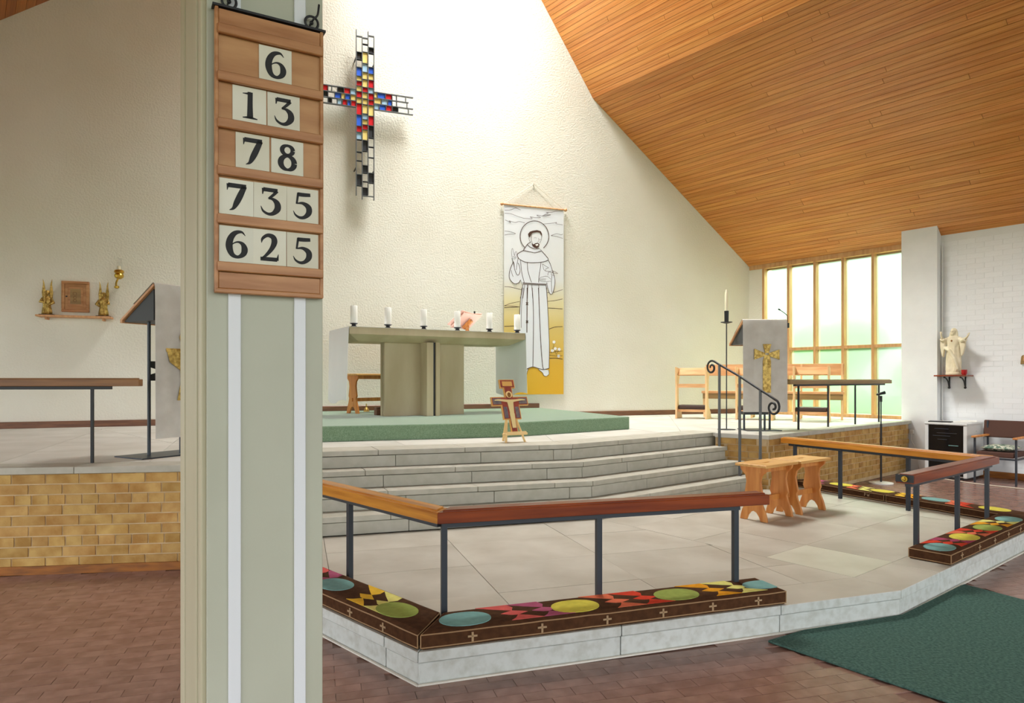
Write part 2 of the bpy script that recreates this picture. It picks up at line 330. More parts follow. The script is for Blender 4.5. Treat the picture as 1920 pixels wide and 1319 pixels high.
BANNER_LINES=[(0.012,[(0.368,2.405),(0.329,2.442),(0.3,2.488),(0.283,2.539),(0.278,2.594),(0.285,2.649),(0.304,2.703),(0.335,2.751),(0.375,2.793),(0.423,2.826),(0.477,2.848),(0.533,2.859),(0.59,2.857),(0.644,2.842),(0.692,2.816),(0.733,2.78),(0.763,2.734),(0.782,2.683),(0.789,2.627),(0.783,2.571),(0.764,2.517),(0.733,2.467),(0.693,2.424)]),(0.006,[(0.008,3.038),(0.108,3.054),(0.201,3.048),(0.287,3.019)]),(0.006,[(0.008,2.99),(0.108,3.003),(0.201,3.041),(0.287,3.019)]),(0.006,[(0.008,2.941),(0.124,2.94),(0.248,2.907),(0.358,2.887),(0.492,2.895),(0.452,2.921),(0.547,2.914),(0.643,2.925),(0.571,2.96),(0.707,2.953),(0.828,2.988),(0.675,2.96)]),(0.006,[(1.044,3.068),(0.933,3.057),(0.836,3.027),(0.739,3.019),(0.779,3.011),(0.675,2.957)]),(0.006,[(0.016,2.834),(0.116,2.801),(0.085,2.825),(0.186,2.807),(0.264,2.828),(0.358,2.814)]),(0.006,[(0.691,2.822),(0.836,2.845),(0.933,2.868),(0.917,2.847),(1.044,2.835)]),(0.006,[(0.008,2.653),(0.093,2.65),(0.201,2.624),(0.093,2.607),(0.008,2.588)]),(0.006,[(0.828,2.64),(0.933,2.679),(1.015,2.666),(1.044,2.683)]),(0.006,[(0.828,2.64),(0.933,2.63),(1.044,2.609)]),(0.005,[(0.452,2.595),(0.433,2.571),(0.444,2.528),(0.468,2.501)]),(0.006,[(0.481,2.633),(0.476,2.545),(0.5,2.481)]),(0.004,[(0.667,2.647),(0.651,2.558),(0.619,2.497)]),(0.004,[(0.523,2.578),(0.547,2.587),(0.571,2.578)]),(0.004,[(0.611,2.562),(0.643,2.565)]),(0.004,[(0.603,2.584),(0.611,2.537),(0.587,2.524)]),(0.01,[(0.468,2.508),(0.405,2.464),(0.334,2.36)]),(0.01,[(0.405,2.464),(0.452,2.426),(0.531,2.402),(0.611,2.412)]),(0.01,[(0.334,2.36),(0.452,2.346),(0.547,2.338),(0.659,2.374)]),(0.006,[(0.611,2.412),(0.659,2.382)]),(0.01,[(0.334,2.36),(0.264,2.319),(0.229,2.288),(0.248,2.231),(0.31,2.191),(0.405,2.167),(0.547,2.172),(0.675,2.191),(0.779,2.235),(0.739,2.298),(0.659,2.374)]),(0.008,[(0.282,2.211),(0.295,2.095),(0.31,1.98),(0.35,1.836)]),(0.008,[(0.405,2.167),(0.413,2.044),(0.452,1.914),(0.481,1.843)]),(0.008,[(0.648,2.182),(0.63,2.056),(0.611,1.937),(0.606,1.849)]),(0.008,[(0.779,2.235),(0.82,2.156),(0.852,2.069),(0.893,1.952),(0.901,1.849),(0.876,1.729),(0.844,1.665),(0.804,1.681),(0.771,1.768),(0.752,1.856)]),(0.006,[(0.844,1.979),(0.836,1.846),(0.844,1.698)]),(0.009,[(0.162,2.167),(0.116,2.07),(0.09,1.968),(0.093,1.895),(0.131,1.839),(0.186,1.806),(0.248,1.824),(0.287,1.876)]),(0.008,[(0.162,2.167),(0.178,2.059),(0.217,1.967),(0.251,1.955),(0.276,2.021),(0.264,2.108),(0.24,2.15)]),(0.006,[(0.229,2.28),(0.24,2.223),(0.22,2.12),(0.209,2.032)]),(0.005,[(0.131,2.216),(0.17,2.146),(0.178,2.059)]),(0.006,[(0.124,2.027),(0.139,1.956),(0.158,1.921)]),(0.004,[(0.142,2.217),(0.127,2.317),(0.142,2.383),(0.162,2.319),(0.178,2.262)]),(0.004,[(0.178,2.262),(0.193,2.322),(0.217,2.33),(0.214,2.265),(0.193,2.217),(0.139,2.209)]),(0.006,[(0.155,2.249),(0.178,2.241),(0.198,2.246)]),(0.004,[(0.828,1.912),(0.755,1.96),(0.659,1.94),(0.627,1.923),(0.619,1.894),(0.643,1.873),(0.739,1.87),(0.828,1.882)]),(0.004,[(0.627,1.909),(0.739,1.915)]),(0.004,[(0.63,1.89),(0.739,1.892)]),(0.005,[(0.675,2.162),(0.694,2.082),(0.731,2.047),(0.804,2.044),(0.876,2.052),(0.953,2.015),(0.852,2.024),(0.787,2.032),(0.771,1.975)]),(0.005,[(0.675,2.162),(0.731,2.128),(0.784,2.102),(0.739,2.084),(0.731,2.047)]),(0.005,[(0.876,2.052),(0.836,1.994),(0.885,1.982),(0.893,1.952)]),(0.014,[(0.326,1.827),(0.468,1.824),(0.611,1.823),(0.747,1.826)]),(0.008,[(0.326,1.806),(0.611,1.805),(0.747,1.809)]),(0.007,[(0.358,1.8),(0.326,1.574)]),(0.008,[(0.484,1.802),(0.5,1.581)]),(0.008,[(0.608,1.805),(0.611,1.586)]),(0.009,[(0.326,1.798),(0.303,1.659),(0.282,1.572)]),(0.009,[(0.739,1.811),(0.763,1.592)]),(0.014,[(0.413,1.803),(0.402,1.577)]),(0.008,[(0.008,1.751),(0.108,1.749),(0.303,1.714)]),(0.006,[(0.758,1.687),(0.804,1.689)]),(0.007,[(0.872,1.696),(0.917,1.709),(1.044,1.752)]),(0.009,[(0.31,1.748),(0.287,1.558),(0.271,1.339),(0.264,1.048)]),(0.009,[(0.747,1.769),(0.763,1.548),(0.784,1.179),(0.8,0.81),(0.795,0.433)]),(0.01,[(0.492,1.757),(0.512,1.391),(0.511,0.878),(0.503,0.46)]),(0.012,[(0.603,1.762),(0.619,1.395),(0.643,0.881),(0.675,0.498),(0.694,0.417)]),(0.014,[(0.402,1.752),(0.397,1.015)]),(0.006,[(0.339,1.749),(0.303,1.456),(0.298,1.092)]),(0.011,[(0.334,0.386),(0.405,0.423),(0.503,0.453),(0.595,0.431),(0.691,0.41),(0.795,0.433)]),(0.006,[(0.428,0.423),(0.405,0.379),(0.389,0.313),(0.342,0.291)]),(0.007,[(0.595,0.417),(0.675,0.358),(0.699,0.314),(0.747,0.299),(0.795,0.337),(0.787,0.403)]),(0.011,[(0.003,1.409),(0.264,1.433)]),(0.007,[(0.003,1.441),(0.124,1.486),(0.271,1.521)]),(0.007,[(0.003,1.441),(0.139,1.44),(0.248,1.433)]),(0.008,[(0.771,1.545),(0.901,1.561),(1.04,1.596)]),(0.01,[(0.779,1.433),(1.04,1.428)]),(0.011,[(0.003,1.106),(0.178,1.118)]),(0.01,[(0.795,1.083),(0.901,1.12),(1.04,1.132)]),(0.012,[(0.804,0.595),(0.917,0.601),(1.04,0.586)]),(0.007,[(0.804,0.652),(0.917,0.637),(1.04,0.643)]),(0.007,[(0.804,0.692),(0.933,0.711),(1.04,0.722)]),(0.012,[(0.381,1.511),(0.42,1.468)]),(0.012,[(0.42,1.512),(0.381,1.467)]),(0.012,[(0.381,1.211),(0.42,1.176)]),(0.012,[(0.42,1.212),(0.381,1.175)]),(0.004,[(0.885,0.826),(0.86,0.752),(0.836,0.677)]),(0.004,[(0.909,0.738),(0.917,0.678),(0.95,0.634)]),(0.004,[(0.974,0.739),(0.941,0.686),(0.917,0.671)])]
BANNER_FILLS=[('robe',[(0.229,2.288),(0.334,2.36),(0.405,2.464),(0.611,2.412),(0.659,2.374),(0.739,2.298),(0.779,2.235),(0.82,2.156),(0.852,2.069),(0.893,1.952),(0.901,1.849),(0.876,1.729),(0.844,1.665),(0.804,1.681),(0.763,1.768),(0.747,1.804),(0.763,1.548),(0.784,1.179),(0.8,0.81),(0.795,0.433),(0.691,0.41),(0.595,0.431),(0.503,0.453),(0.405,0.423),(0.334,0.386),(0.279,0.728),(0.264,1.048),(0.271,1.339),(0.287,1.558),(0.31,1.748),(0.326,1.798),(0.287,1.876),(0.248,1.824),(0.186,1.806),(0.131,1.839),(0.093,1.895),(0.09,1.968),(0.116,2.07),(0.162,2.167),(0.131,2.216),(0.147,2.376),(0.217,2.323)]),('dark',[(0.428,2.593),(0.417,2.636),(0.452,2.678),(0.5,2.696),(0.579,2.714),(0.646,2.7),(0.665,2.662),(0.67,2.603),(0.651,2.646),(0.624,2.674),(0.579,2.679),(0.503,2.661),(0.471,2.63),(0.455,2.592)]),('dark',[(0.481,2.49),(0.515,2.472),(0.547,2.492),(0.595,2.505),(0.624,2.482),(0.611,2.437),(0.571,2.411),(0.523,2.421),(0.496,2.448)]),('robe2',[(0.544,2.472),(0.595,2.488),(0.603,2.466),(0.571,2.449)]),('robe',[(0.428,0.423),(0.405,0.379),(0.389,0.313),(0.342,0.291),(0.326,0.379)]),('robe',[(0.595,0.417),(0.675,0.358),(0.699,0.314),(0.747,0.299),(0.795,0.337),(0.787,0.403)]),('robe2',[(0.916,0.871),(0.908,0.862),(0.902,0.854),(0.894,0.843),(0.882,0.847),(0.872,0.85),(0.859,0.853),(0.86,0.865),(0.86,0.875),(0.859,0.887),(0.872,0.891),(0.882,0.894),(0.894,0.898),(0.902,0.888),(0.908,0.881)]),('robe2',[(0.941,0.76),(0.932,0.751),(0.926,0.743),(0.919,0.732),(0.906,0.737),(0.896,0.739),(0.883,0.742),(0.884,0.755),(0.884,0.764),(0.883,0.776),(0.896,0.78),(0.906,0.783),(0.919,0.788),(0.926,0.777),(0.932,0.77)]),('robe2',[(1.011,0.751),(1.002,0.741),(0.996,0.733),(0.989,0.723),(0.976,0.727),(0.966,0.73),(0.953,0.733),(0.954,0.745),(0.954,0.755),(0.953,0.767),(0.966,0.771),(0.976,0.774),(0.989,0.778),(0.996,0.768),(1.002,0.76)]),('robe2',[(0.887,0.725),(0.879,0.716),(0.872,0.708),(0.865,0.697),(0.853,0.702),(0.843,0.705),(0.83,0.708),(0.83,0.72),(0.83,0.729),(0.83,0.742),(0.843,0.745),(0.853,0.748),(0.865,0.753),(0.872,0.742),(0.879,0.735)]),('robe2',[(1.001,0.638),(0.993,0.628),(0.986,0.62),(0.979,0.61),(0.966,0.614),(0.956,0.617),(0.943,0.62),(0.944,0.632),(0.944,0.642),(0.943,0.654),(0.956,0.657),(0.966,0.661),(0.979,0.665),(0.986,0.655),(0.993,0.647)])]
CROSS_CELLS=[(-0.1305,-0.0435,0.688,0.925,'o'),(-0.1305,-0.0435,0.581,0.688,'d'),(-0.1305,-0.0435,0.462,0.581,'o'),(-0.1305,-0.0435,0.331,0.462,'b'),(-0.1305,-0.0435,0.259,0.331,'y'),(-0.1305,-0.0435,0.185,0.259,'r'),(-0.1305,-0.0435,0.103,0.185,'y'),(-0.1305,-0.0435,0.012,0.103,'r'),(-0.1305,-0.0435,-0.076,0.012,'y'),(-0.1305,-0.0435,-0.243,-0.076,'r'),(-0.1305,-0.0435,-0.41,-0.243,'b'),(-0.1305,-0.0435,-0.502,-0.41,'r'),(-0.1305,-0.0435,-0.61,-0.502,'l'),(-0.1305,-0.0435,-0.793,-0.61,'o'),(-0.1305,-0.0435,-0.923,-0.793,'o'),(-0.1305,-0.0435,-1.13,-0.923,'o'),(-0.1305,-0.0435,-1.292,-1.13,'d'),(-0.1305,-0.0435,-1.437,-1.292,'e'),(-0.0435,0.0435,0.821,0.914,'o'),(-0.0435,0.0435,0.702,0.821,'o'),(-0.0435,0.0435,0.533,0.702,'y'),(-0.0435,0.0435,0.401,0.533,'l'),(-0.0435,0.0435,0.294,0.401,'y'),(-0.0435,0.0435,0.176,0.294,'y'),(-0.0435,0.0435,0.101,0.176,'r'),(-0.0435,0.0435,0.007,0.101,'y'),(-0.0435,0.0435,-0.08,0.007,'y'),(-0.0435,0.0435,-0.218,-0.08,'y'),(-0.0435,0.0435,-0.303,-0.218,'l'),(-0.0435,0.0435,-0.381,-0.303,'y'),(-0.0435,0.0435,-0.455,-0.381,'r'),(-0.0435,0.0435,-0.612,-0.455,'y'),(-0.0435,0.0435,-0.77,-0.612,'d'),(-0.0435,0.0435,-0.985,-0.77,'o'),(-0.0435,0.0435,-1.095,-0.985,'d'),(-0.0435,0.0435,-1.224,-1.095,'o'),(-0.0435,0.0435,-1.317,-1.224,'o'),(-0.0435,0.0435,-1.44,-1.317,'d'),(0.0435,0.1305,0.783,0.96,'o'),(0.0435,0.1305,0.699,0.783,'d'),(0.0435,0.1305,0.489,0.699,'o'),(0.0435,0.1305,0.389,0.489,'b'),(0.0435,0.1305,0.297,0.389,'y'),(0.0435,0.1305,0.178,0.297,'r'),(0.0435,0.1305,0.096,0.178,'l'),(0.0435,0.1305,-0.0,0.096,'r'),(0.0435,0.1305,-0.08,-0.0,'r'),(0.0435,0.1305,-0.24,-0.08,'y'),(0.0435,0.1305,-0.384,-0.24,'r'),(0.0435,0.1305,-0.564,-0.384,'d'),(0.0435,0.1305,-0.699,-0.564,'o'),(0.0435,0.1305,-0.858,-0.699,'o'),(0.0435,0.1305,-1.091,-0.858,'o'),(0.0435,0.1305,-1.236,-1.091,'d'),(0.0435,0.1305,-1.438,-1.236,'o'),(0.131,0.181,0.0435,0.1305,'y'),(0.181,0.301,0.0435,0.1305,'b'),(0.301,0.401,0.0435,0.1305,'r'),(0.401,0.469,0.0435,0.1305,'o'),(0.469,0.609,0.0435,0.1305,'o'),(-0.218,-0.131,0.0435,0.1305,'l'),(-0.309,-0.218,0.0435,0.1305,'r'),(-0.402,-0.309,0.0435,0.1305,'d'),(-0.484,-0.402,0.0435,0.1305,'o'),(-0.537,-0.484,0.0435,0.1305,'o'),(-0.619,-0.537,0.0435,0.1305,'r'),(-0.696,-0.619,0.0435,0.1305,'o'),(0.131,0.242,-0.0435,0.0435,'y'),(0.242,0.337,-0.0435,0.0435,'l'),(0.337,0.401,-0.0435,0.0435,'b'),(0.401,0.471,-0.0435,0.0435,'o'),(0.471,0.63,-0.0435,0.0435,'o'),(-0.215,-0.131,-0.0435,0.0435,'y'),(-0.291,-0.215,-0.0435,0.0435,'b'),(-0.349,-0.291,-0.0435,0.0435,'y'),(-0.44,-0.349,-0.0435,0.0435,'b'),(-0.537,-0.44,-0.0435,0.0435,'o'),(-0.604,-0.537,-0.0435,0.0435,'d'),(-0.696,-0.604,-0.0435,0.0435,'o'),(0.131,0.208,-0.1305,-0.0435,'l'),(0.208,0.308,-0.1305,-0.0435,'b'),(0.308,0.401,-0.1305,-0.0435,'r'),(0.401,0.492,-0.1305,-0.0435,'d'),(0.492,0.652,-0.1305,-0.0435,'o'),(-0.208,-0.131,-0.1305,-0.0435,'r'),(-0.262,-0.208,-0.1305,-0.0435,'b'),(-0.333,-0.262,-0.1305,-0.0435,'r'),(-0.406,-0.333,-0.1305,-0.0435,'l'),(-0.482,-0.406,-0.1305,-0.0435,'o'),(-0.537,-0.482,-0.1305,-0.0435,'d'),(-0.657,-0.537,-0.1305,-0.0435,'o')]
# ------------------------------------------------------------------ levels and plan
Z1 = .154; ZP = 5 * Z1; ZD = ZP + .16; ZR = .745
WROT = math.atan(.3787); WO = (0, 11.17, 0)                    # altar wall frame: x along the wall, -y into the room
def W2(s, y, z=0):
    c, sn = math.cos(WROT), math.sin(WROT); return Vector((s * c - y * sn, 11.17 + s * sn + y * c, z))
NN = Vector((.7826, .6225)); TT = Vector((-.6225, .7826))      # outward normal of the window wall, and along it (away)
CO = Vector((4.465, 12.861)); KROT = math.atan2(-.7826, .6225)  # window wall frame: x towards the nave, -y into the room
def K2(k, y, z=0):
    c, sn = math.cos(KROT), math.sin(KROT); return Vector((CO.x + k * c - y * sn, CO.y + k * sn + y * c, z))
HF, HR = 72.5, 51.0
dF, dR = hd(HF), hd(HR); nF, nR = Vector((dF.y, -dF.x)), Vector((dR.y, -dR.x))
A = Vector((-.43, 3.11)); B = Vector((2.30, 4.03)); RC = Vector((4.59, 5.886)); FE = Vector((3.46, 8.22)); LE = Vector((-2.33, 5.03))
LQ = Vector((-2.07, 5.09)); BL = Vector((-9.0, 4.14)); Q1 = Vector((2.90, 7.72)); PE = Vector((6.11, 10.477)); TC = Vector((2.40, 8.06)); LT = Vector((-2.50, 5.80))
OFF = [(-5.58, -4.25), (-5.79, -4.43), (-5.99, -4.62), (-6.17, -4.80)]   # nosing lines of the four risers above the low platform

# ------------------------------------------------------------------ ground and floor
fl = struct(MB().b2(-14, 14, -8, 16, -.3, -.006).build('floor', M['tile_bed']))
TL, TW, G = .228, .076, .0012
fdir = hd(74); fn = Vector((-fdir.y, fdir.x))
def visible_floor(p):
    if p.y < 1.9: return None
    u = 960 + 1280 * p.x / p.y; v = 712 + 1280 * 1.4 / p.y
    return (u, v)
def in_poly(p, poly):
    c = False; n = len(poly)
    for i in range(n):
        a, b = poly[i], poly[(i + 1) % n]
        if (a[1] > p[1]) != (b[1] > p[1]) and p[0] < (b[0] - a[0]) * (p[1] - a[1]) / (b[1] - a[1]) + a[0]: c = not c
    return c
lowpoly = [A, B, RC, FE, Q1, TC, LT, LE]
highpoly = [BL, LQ, LT, TC, Q1, PE, K2(2.9, .2), CO + Vector((.3, 1)), W2(-11, .2)]
rugpoly = [(1.36, 3.63), (1.62, 3.785), (2.30, 4.03), (2.70, 4.345), (3.065, 4.63), (4.1, 2.5), (2.75, 1.8)]
cand = []; rest = MB()
tile_meshes = []
for k in range(4):
    b = MB().b2(-TL / 2 + G, TL / 2 - G, -TW / 2 + G, TW / 2 - G, -.012, 0)
    tile_meshes.append(b.mesh('floor_tile', M['tile']))
for j in range(-60, 150):
    for i in range(-40, 45):
        c = fdir * ((i + (.5 if j % 2 else 0)) * TL) + fn * (j * TW) + Vector((0, .3))
        if c.y < 2.0 or c.y > 11.5 or abs(c.x) > 9: continue
        if in_poly(c, lowpoly) or in_poly(c, highpoly): continue
        uv = visible_floor(c)
        if uv is None or uv[0] < -500 or uv[0] > 2500 or uv[1] > 1500 or in_poly(c, rugpoly): continue
        hid = uv[0] < -20 or uv[0] > 1940 or uv[1] > 1335 or 352 < uv[0] < 600
        cand.append((c.y + (100 if hid else 0), c))
cand.sort(key=lambda t: t[0])
frz = rz_of(74)
for n, (yy, c) in enumerate(cand):
    dz = R.uniform(-.0008, .0002)
    if n < 300:
        inst('floor_tile', tile_meshes[n % 4], fl, (c.x, c.y, dz), (R.uniform(-.003, .003), R.uniform(-.002, .002), frz))
    else:
        rest.box((c.x, c.y, -.006 + dz), (TL - 2 * G, TW - 2 * G, .012), frz)
o = rest.build('floor_tile', M['tile'], fl); o['kind'] = 'stuff'

# lawn and shrubs beyond the frosted window
lawn = struct(MB().b2(-70, 70, -70, 70, -.5, -.31).build('lawn', M['grass']))  # widened around the building to cut sky light reaching the ceiling from below
def bush(c, r, label, seed):
    q = random.Random(seed); b = MB()
    for _ in range(26):
        p = Vector((q.gauss(0, .45), q.gauss(0, .45), q.uniform(-.7, .8))); s = q.uniform(.28, .5)
        b.ball((p.x * r, p.y * r, r * (1 + p.z)), (s * r, s * r, s * r * .9), 8, 6)
    t = thing('garden_shrub', label, 'shrub', (c[0], c[1], -.31))
    b.build('foliage', M['leaf'], t, smooth=True)
    MB().tube([(0, 0, 0), (0, 0, r)], .09, 7).build('trunk', M['skirting'], t)
bush((12.6, 13.6), 1.7, 'blurred green garden shrub behind the rightmost upper window pane', 3)
bush((12.0, 17.5), 1.6, 'pale green garden shrub behind the middle of the frosted window', 5)
bush((9.5, 21.0), 1.9, 'faint far green shrub behind the left window panes', 9)

# ------------------------------------------------------------------ paving
def pave(parent, name, conv, h, ox, oy, sx, sy, z0, z1, m, stag=.0, gap=.0018, tint=None):
    d = hd(h); n = Vector((-d.y, d.x)); ps = [Vector(p[:2]) for p in conv]
    us = [p.dot(d) for p in ps]; vs = [p.dot(n) for p in ps]
    i0, i1 = int((min(us) - ox) // sx) - 1, int((max(us) - ox) // sx) + 2
    j0, j1 = int((min(vs) - oy) // sy) - 1, int((max(vs) - oy) // sy) + 2
    for j in range(j0, j1):
        for i in range(i0, i1):
            a = ox + (i + (stag if j % 2 else 0)) * sx; b = oy + j * sy
            q = clip([d * a + n * b, d * (a + sx) + n * b, d * (a + sx) + n * (b + sy), d * a + n * (b + sy)], ps)
            if not q or abs(area2(q)) < .004: continue
            q = shrink(q, gap)
            if not q or area2(q) < .003: continue
            c = sum(q, Vector((0, 0))) / len(q)
            mm = tint(c) if tint else m
            MB().prism([p - c for p in q], z0, z1 + R.uniform(-.0008, .0008)).build(name, mm, parent, (c.x, c.y, 0))

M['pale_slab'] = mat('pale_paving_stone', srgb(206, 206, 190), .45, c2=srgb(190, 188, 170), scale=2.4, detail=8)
low = struct(MB().prism([A + Vector((.02, .1)), B + Vector((-.04, .08)), RC + Vector((-.1, .03)), FE + Vector((-.08, -.05)), Q1, TC, LT, LE + Vector((.1, 0))], -.05, Z1 - .012).build('communion_platform', M['joint']))
def offs(p, n, d): return p + n * d
nL = Vector((-.719, -.695)); nFR = Vector(((FE - RC).normalized().y, -(FE - RC).normalized().x))
AB = (B - A).normalized(); nAB = Vector((AB.y, -AB.x)); BR = (RC - B).normalized(); nBR = Vector((BR.y, -BR.x)); LA = (A - LE).normalized(); nLA = Vector((LA.y, -LA.x)); RF = (FE - RC).normalized(); nRF = Vector((RF.y, -RF.x))
def inset_poly(dist):
    L = [(nLA, nLA.dot(A) - dist), (nAB, nAB.dot(A) - dist), (nBR, nBR.dot(B) - dist), (nRF, nRF.dot(RC) - dist)]
    a = inter(*L[0], *L[1]); b = inter(*L[1], *L[2]); c = inter(*L[2], *L[3])
    return (LE - nLA * dist, a, b, c, FE - nRF * dist)
CD = .30
iL, iA, iB, iC, iE = inset_poly(CD)
# bend between the two paving directions, running in from B
bs = [inter(nF, o1, nR, o2) for o1, o2 in OFF]
left_conv = [iA, iB, bs[0], bs[0] - dF * 2.95]
right_conv = [iB, iC, iE, bs[0]]
pave(low, 'paving_slab', left_conv, HF, .2, .1, .92, .62, Z1 - .05, Z1, M['paving'], .0)
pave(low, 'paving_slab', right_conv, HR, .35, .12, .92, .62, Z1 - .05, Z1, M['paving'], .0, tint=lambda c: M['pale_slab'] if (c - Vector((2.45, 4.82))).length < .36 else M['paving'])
# coping and riser stones round the edge of the low platform
def kerb(parent, p0, p1, q0, q1, joints, name, z0, z1, m, top=None):
    js = [0.0] + joints + [1.0]
    for a, b in zip(js[:-1], js[1:]):
        L = (p1 - p0).length; e = .0022 / L
        a2, b2 = a + e, b - e
        poly = [p0.lerp(p1, a2), p0.lerp(p1, b2), q0.lerp(q1, b2), q0.lerp(q1, a2)]
        c = sum(poly, Vector((0, 0))) / 4
        b_ = MB().prism([p - c for p in poly], z0, z1 + R.uniform(-.0006, .0006))
        if top is not None: b_.m[1] = 1
        b_.build(name, [m, top] if top is not None else m, parent, (c.x, c.y, 0), bevel=.003)
edges = [(A, B, iA, iB, [.36, .70]), (B, RC, iB, iC, [.2, .38, .55, .74]), (RC, FE, iC, iE, [.3, .6]), (LE, A, iL, iA, [.28, .56, .9])]
for p0, p1, q0, q1, js in edges:
    kerb(low, p0, p1, q0, q1, js, 'coping_stone', Z1 - .05, Z1, M['kerb'], M['paving'])
    n = (p1 - p0).normalized(); n = Vector((n.y, -n.x)) * -.012
    kerb(low, p0 + n, p1 + n, p0.lerp(q0, .5) + n, p1.lerp(q1, .5) + n, js, 'riser_stone', -.01, Z1 - .056, M['kerb'])
tr = MB()
for p0, p1, *_ in edges:
    n = (p1 - p0).normalized(); n = Vector((n.y, -n.x))
    tr.bar((*(p0 + n * .000), .004), (*(p1 + n * .000), .004), .012, .008)
struct(tr.build('trim_1', M['sealant']))

# ------------------------------------------------------------------ high platform and steps
hp = struct(MB().prism([BL + Vector((0, .08)), LQ + Vector((-.08, .08)), LT + Vector((-.05, .1)), bs[3] - dF * 2.6 - nF * .1, bs[3] - (nF + nR) * .06, TC + Vector((.12, .32)), Q1 + Vector((0, .12)), PE + Vector((-.09, .07)), K2(2.9, -.02), K2(.05, -.02), W2(4.7, 0), W2(-9.6, 0), Vector((-11, 5))], -.05, ZP - .012).build('altar_platform', M['joint']))
topF0 = line_x(bs[3], dF, LQ, LT - LQ)
# nosing/tread stones and risers of the flight
st = bpy.data.objects.new('altar_steps', None); COL.objects.link(st); struct(st)
TH = .045
for i, (oF, oR) in enumerate(OFF):
    z = (i + 2) * Z1
    bF = inter(nF, oF, nR, oR)
    p0 = line_x(bF, dF, LQ, LT - LQ); p1 = line_x(bF, dR, Q1, TC - Q1) + dR * .14
    dep = .30 if i < 3 else .36
    bQ = inter(nF, oF - dep, nR, oR - dep); q0 = p0 - nF * dep; q1 = p1 - nR * dep
    r = R.uniform(-.05, .05)
    jF = [.14 + r, .38 + r, .63 + r, .86 + r]; jR = [.24 + r, .50 + r, .76 + r]
    kerb(st, p0, bF, q0, bQ, jF, 'step_stone', z - TH, z, M['stone']); kerb(st, bF, p1, bQ, q1, jR, 'step_stone', z - TH, z, M['stone'])
    s = .022
    jF = [min(.95, j + .05) for j in jF]
    kerb(st, p0 - nF * s, bF - (nF + nR) * s * .5, q0, bQ, jF, 'riser_stone', z - Z1 + .002, z - TH - .007, M['stone'])
    kerb(st, bF - (nF + nR) * s * .5, p1 - nR * s, bQ, q1, [min(.95, j + .04) for j in jR], 'riser_stone', z - Z1 + .002, z - TH - .007, M['stone'])
# paving of the high platform, in convex pieces
tq = inter(nF, OFF[3][0] - .36, nR, OFF[3][1] - .36)
tqL = line_x(tq, dF, LQ, LT - LQ); tqR = line_x(tq, dR, Q1, TC - Q1)
cw = .24
bd = (LQ - BL).normalized(); bn = Vector((bd.y, -bd.x))
rd = (PE - Q1).normalized(); rn = Vector((rd.y, -rd.x))
WA = W2(-9.6, 0).xy; WB = W2(4.7, 0).xy
pcs = [[BL - bn * cw, LQ - bn * cw, tqL, W2(-6, 0).xy, WA],
       [tqL, tq, W2(.2, 0).xy, W2(-6, 0).xy],
       [tq, tqR, W2(3.0, 0).xy, W2(.2, 0).xy],
       [tqR, Q1 - rn * cw, K2(2.85, -.02).xy, CO - NN * .02, W2(3.0, 0).xy]]
for pc in pcs:
    if area2(pc) < 0: pc = pc[::-1]
    pave(hp, 'paving_slab', pc, 69.3, .3, .2, 1.05, .75, ZP - .04, ZP, M['high_paving'], .0)
# brick retaining walls under coping stones
bm_s = [MB().b2(-.1075, .1075, 0, .1, 0, .065).mesh('brick', M['brick']) for _ in range(2)]
bm_h = MB().b2(-.05, .05, 0, .1, 0, .065).mesh('brick', M['brick'])
def brick_wall(name, p0, p1, z0, courses, stretch_first, headers=(2, 6)):
    d = (p1 - p0); L = d.length; d.normalize(); n = Vector((d.y, -d.x))
    ang = math.atan2(d.y, d.x)
    w = struct(MB().b2(0, L, .007, .14, 0, ZP - .052).build(name, M['mortar'], loc=(p0.x, p0.y, 0), rz=ang))
    for c in range(courses):
        z = ZP - .055 - .075 * (c + 1) + .01
        if z < z0: break
        hdr = c % 4 == 2
        pitch = .1125 if hdr else .225
        x = (.05 if hdr else .03) + (.1125 if c % 2 else 0)
        if x > pitch * .55 and not hdr:
            inst('brick', bm_h, w, (.055, 0, z), scale=(.95, 1, 1))
        while x + pitch <= L + .03:
            x1 = min(x + pitch - .01, L); cx = (x + x1) / 2; ln = x1 - x
            if ln > .03:
                inst('brick', bm_h if hdr else bm_s[c % 2], w, (cx, R.uniform(-.002, .0015), z), (R.uniform(-.01, .01), 0, R.uniform(-.006, .006)), (ln / (.1 if hdr else .215), 1, 1))
            x += pitch
    return w
lw0 = LQ - bd * 2.9
brick_wall('wall_platform_left', lw0, LQ, .05, 9, True)
brick_wall('wall_platform_cheek', TC, Q1, .0, 9, True)
brick_wall('wall_platform_right', Q1, PE - rd * .05, .02, 9, True)
kerb(hp, lw0 + bn * .02, LQ + bn * .02, lw0 - bn * cw, LQ - bn * cw, [.33, .62], 'coping_stone', ZP - .05, ZP, M['stone'])
qn = (Q1 - TC).normalized(); qn = Vector((qn.y, -qn.x))
mq = line_x(Q1 + rn * .02, rd, TC + qn * .02, Q1 - TC)
kerb(hp, mq, PE + rn * .02, Q1 - rn * cw + rd * .1, PE - rn * cw, [.22, .45, .7], 'coping_stone', ZP - .05, ZP, M['stone'])
kerb(hp, TC + qn * .02, mq, TC - qn * .1, Q1 - rn * cw + rd * .1, [.5], 'coping_stone', ZP - .05, ZP, M['high_paving'])
sk = MB(); sk.bar((*(lw0 + bn * .004), .03), (*(LQ + bn * .004), .03), .03, .06); struct(sk.build('baseboard_left', M['skirt_orange']))
b = MB().b2(-.035, .035, -.06, 0, -.04, .04)
o = b.build('junction_box', M['blackp'], loc=(*(LQ - bd * .26 + bn * .002), .29), rz=math.atan2(bd.y, bd.x), bevel=.004); tag(o, 'small black box fixed to the yellow brick wall beside the pillar', 'box')

